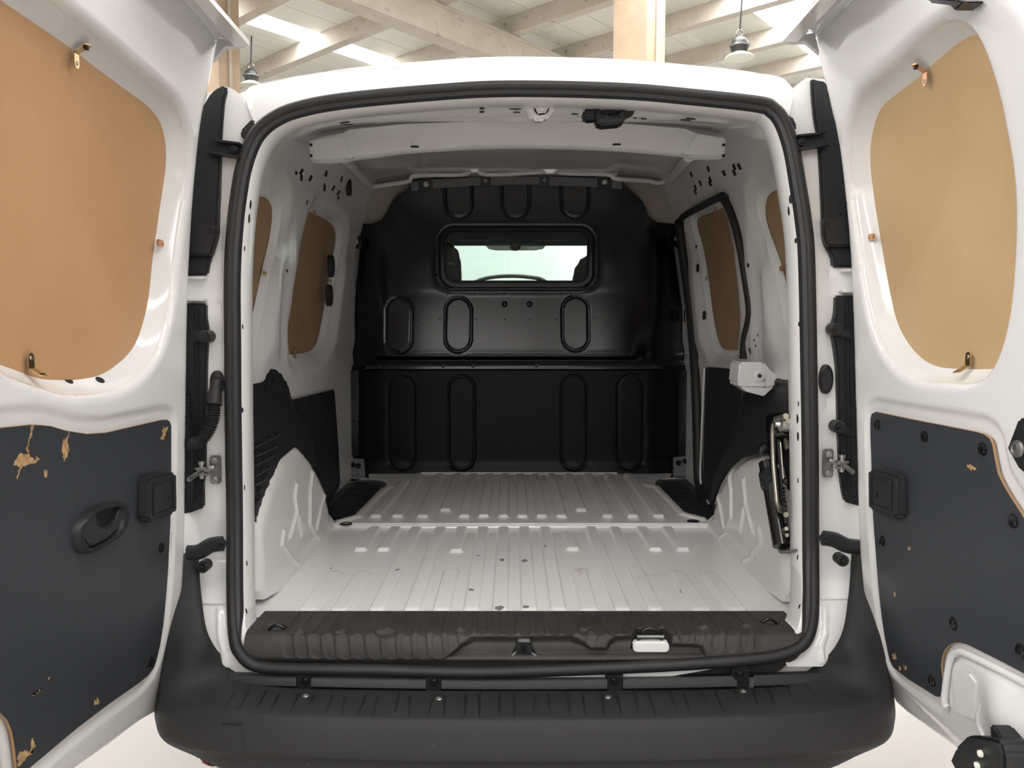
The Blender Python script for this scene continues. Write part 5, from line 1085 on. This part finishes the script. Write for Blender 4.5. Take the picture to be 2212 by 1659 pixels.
# ================================================================== cab seen through the small window
cabm = 'cabdark'
box('cab_floor', (0, 2.5, .55), (1.5, 1.5, .04), cabm, VAN, None, 0)
for sx_, l in ((-.335, 'left'), (.325, 'right')):
    s_o = link('seat', None, VAN, 'black cab seat headrest behind the glass, ' + l, (sx_ * 1.2, 1.95, .6))
    c = P(968 if sx_ < 0 else 1268, 565, 1.98)
    if sx_ < 0: hr = [(940, 520), (970, 520), (984, 530), (992, 552), (995, 580), (995, 625), (930, 640)]
    else: hr = [(1290, 540), (1262, 552), (1248, 566), (1240, 590), (1237, 625), (1300, 640)]
    slab('headrest', [P(a, b, 1.98) for a, b in hr], (0, .10, 0), cabm, s_o, None, .02, 3)
    box('backrest', (sx_ * 1.22, 2.02, 1.0), (.44, .12, .75), cabm, s_o, None, .04)
    box('airbag_tag', P(974, 569, 1.975), (.028, .004, .012), 'greytrim', s_o, None, .001) if sx_ < 0 else None
dash = cr(np.array([(-.75, 2.95, 1.08), (-.45, 2.95, 1.10), (-.2, 2.9, 1.16), (-.05, 2.9, 1.175), (.15, 2.9, 1.165), (.35, 2.95, 1.12), (.75, 2.95, 1.08)]), 5)
loft('dashboard', [dash + (0, -.12, -.25), dash + (0, -.08, -.02), dash, dash + (0, .2, .03), dash + (0, .5, .02)], cabm, VAN, 'black dashboard beyond the bulkhead window')
hp_ = cr(np.array([P(a, b, 2.85) for a, b in [(1020, 612), (1045, 602), (1075, 597), (1110, 596), (1140, 598), (1168, 603), (1182, 612)]]), 5); tube('instrument_hood', hp_, .012, 'steel2', VAN, None, seg=8)
# headliner with sun visors, mirror
loft('headliner', [[(x, 1.80, 1.80 + .02 * math.cos(x * 2)) for x in np.linspace(-.7, .7, 9)], [(x, 2.30, 1.72) for x in np.linspace(-.7, .7, 9)], [P(px, 531, 2.52) for px in np.linspace(880, 1360, 9)], [P(px, 500, 2.6) for px in np.linspace(880, 1360, 9)]], 'cabdark', VAN, None)
for a, b in ((990, 1058), (1150, 1230)): slab('sun_visor', [P(x, y, 2.42) for x, y in [(a, 502), (b, 502), (b, 521), (a, 521)]], (0, .01, 0), 'greytrim', VAN, None, .004)
o = slab('cab_mirror', [P(a, b, 2.55) for a, b in [(1101, 531), (1126, 531), (1123, 538), (1117, 541), (1108, 541), (1103, 538)]], (0, .03, 0), cabm, VAN, 'black rear-view mirror behind the windscreen', .004)
slab('mirror_shade_band', [P(a, b, 2.62) for a, b in [(1048, 530), (1180, 530), (1172, 538), (1155, 541), (1072, 541), (1056, 538)]], (0, .003, 0), 'lampwhite', VAN, None)
ws = np.array([(x, 2.60 + .08 * (1 - (x / .75) ** 2), 1.79) for x in np.linspace(-.72, .72, 9)]); wb = np.array([(x, 3.30 + .12 * (1 - (x / .75) ** 2), 1.08) for x in np.linspace(-.78, .78, 9)])
loft('windscreen', [ws, wb], 'glass', VAN, 'greenish windscreen')
loft('bonnet', [wb, wb + (0, .5, -.06), wb + (0, .95, -.25), wb + (0, 1.05, -.7)], 'white', VAN, None)
for sg in (-1, 1):
    tube('windscreen_pillar', [(sg * .74, 2.55, 1.80), (sg * .80, 3.25, 1.08)], .045, 'white', VAN, None)
    slab('cab_door', [(sg * .86, 1.8, .45), (sg * .86, 3.2, .45), (sg * .84, 3.2, 1.06), (sg * .84, 1.8, 1.12)], (sg * .02, 0, 0), 'white', VAN, None)
    slab('pillar_b', [(sg * .84, 1.78, .45), (sg * .84, 1.92, .45), (sg * .70, 1.92, 1.84), (sg * .70, 1.78, 1.84)], (sg * .02, 0, 0), 'white', VAN, None)
# no piece deeper than thing > part > sub-part
bpy.context.view_layer.update()
def chain(o):
    c = [o]
    while c[-1].parent: c.append(c[-1].parent)
    return c[::-1]
for o in list(SC.objects):
    c = chain(o)
    if len(c) > 3:
        wm = WL[o.name]; o.parent = c[1]; o.location = Vector(wm - WL[c[1].name])
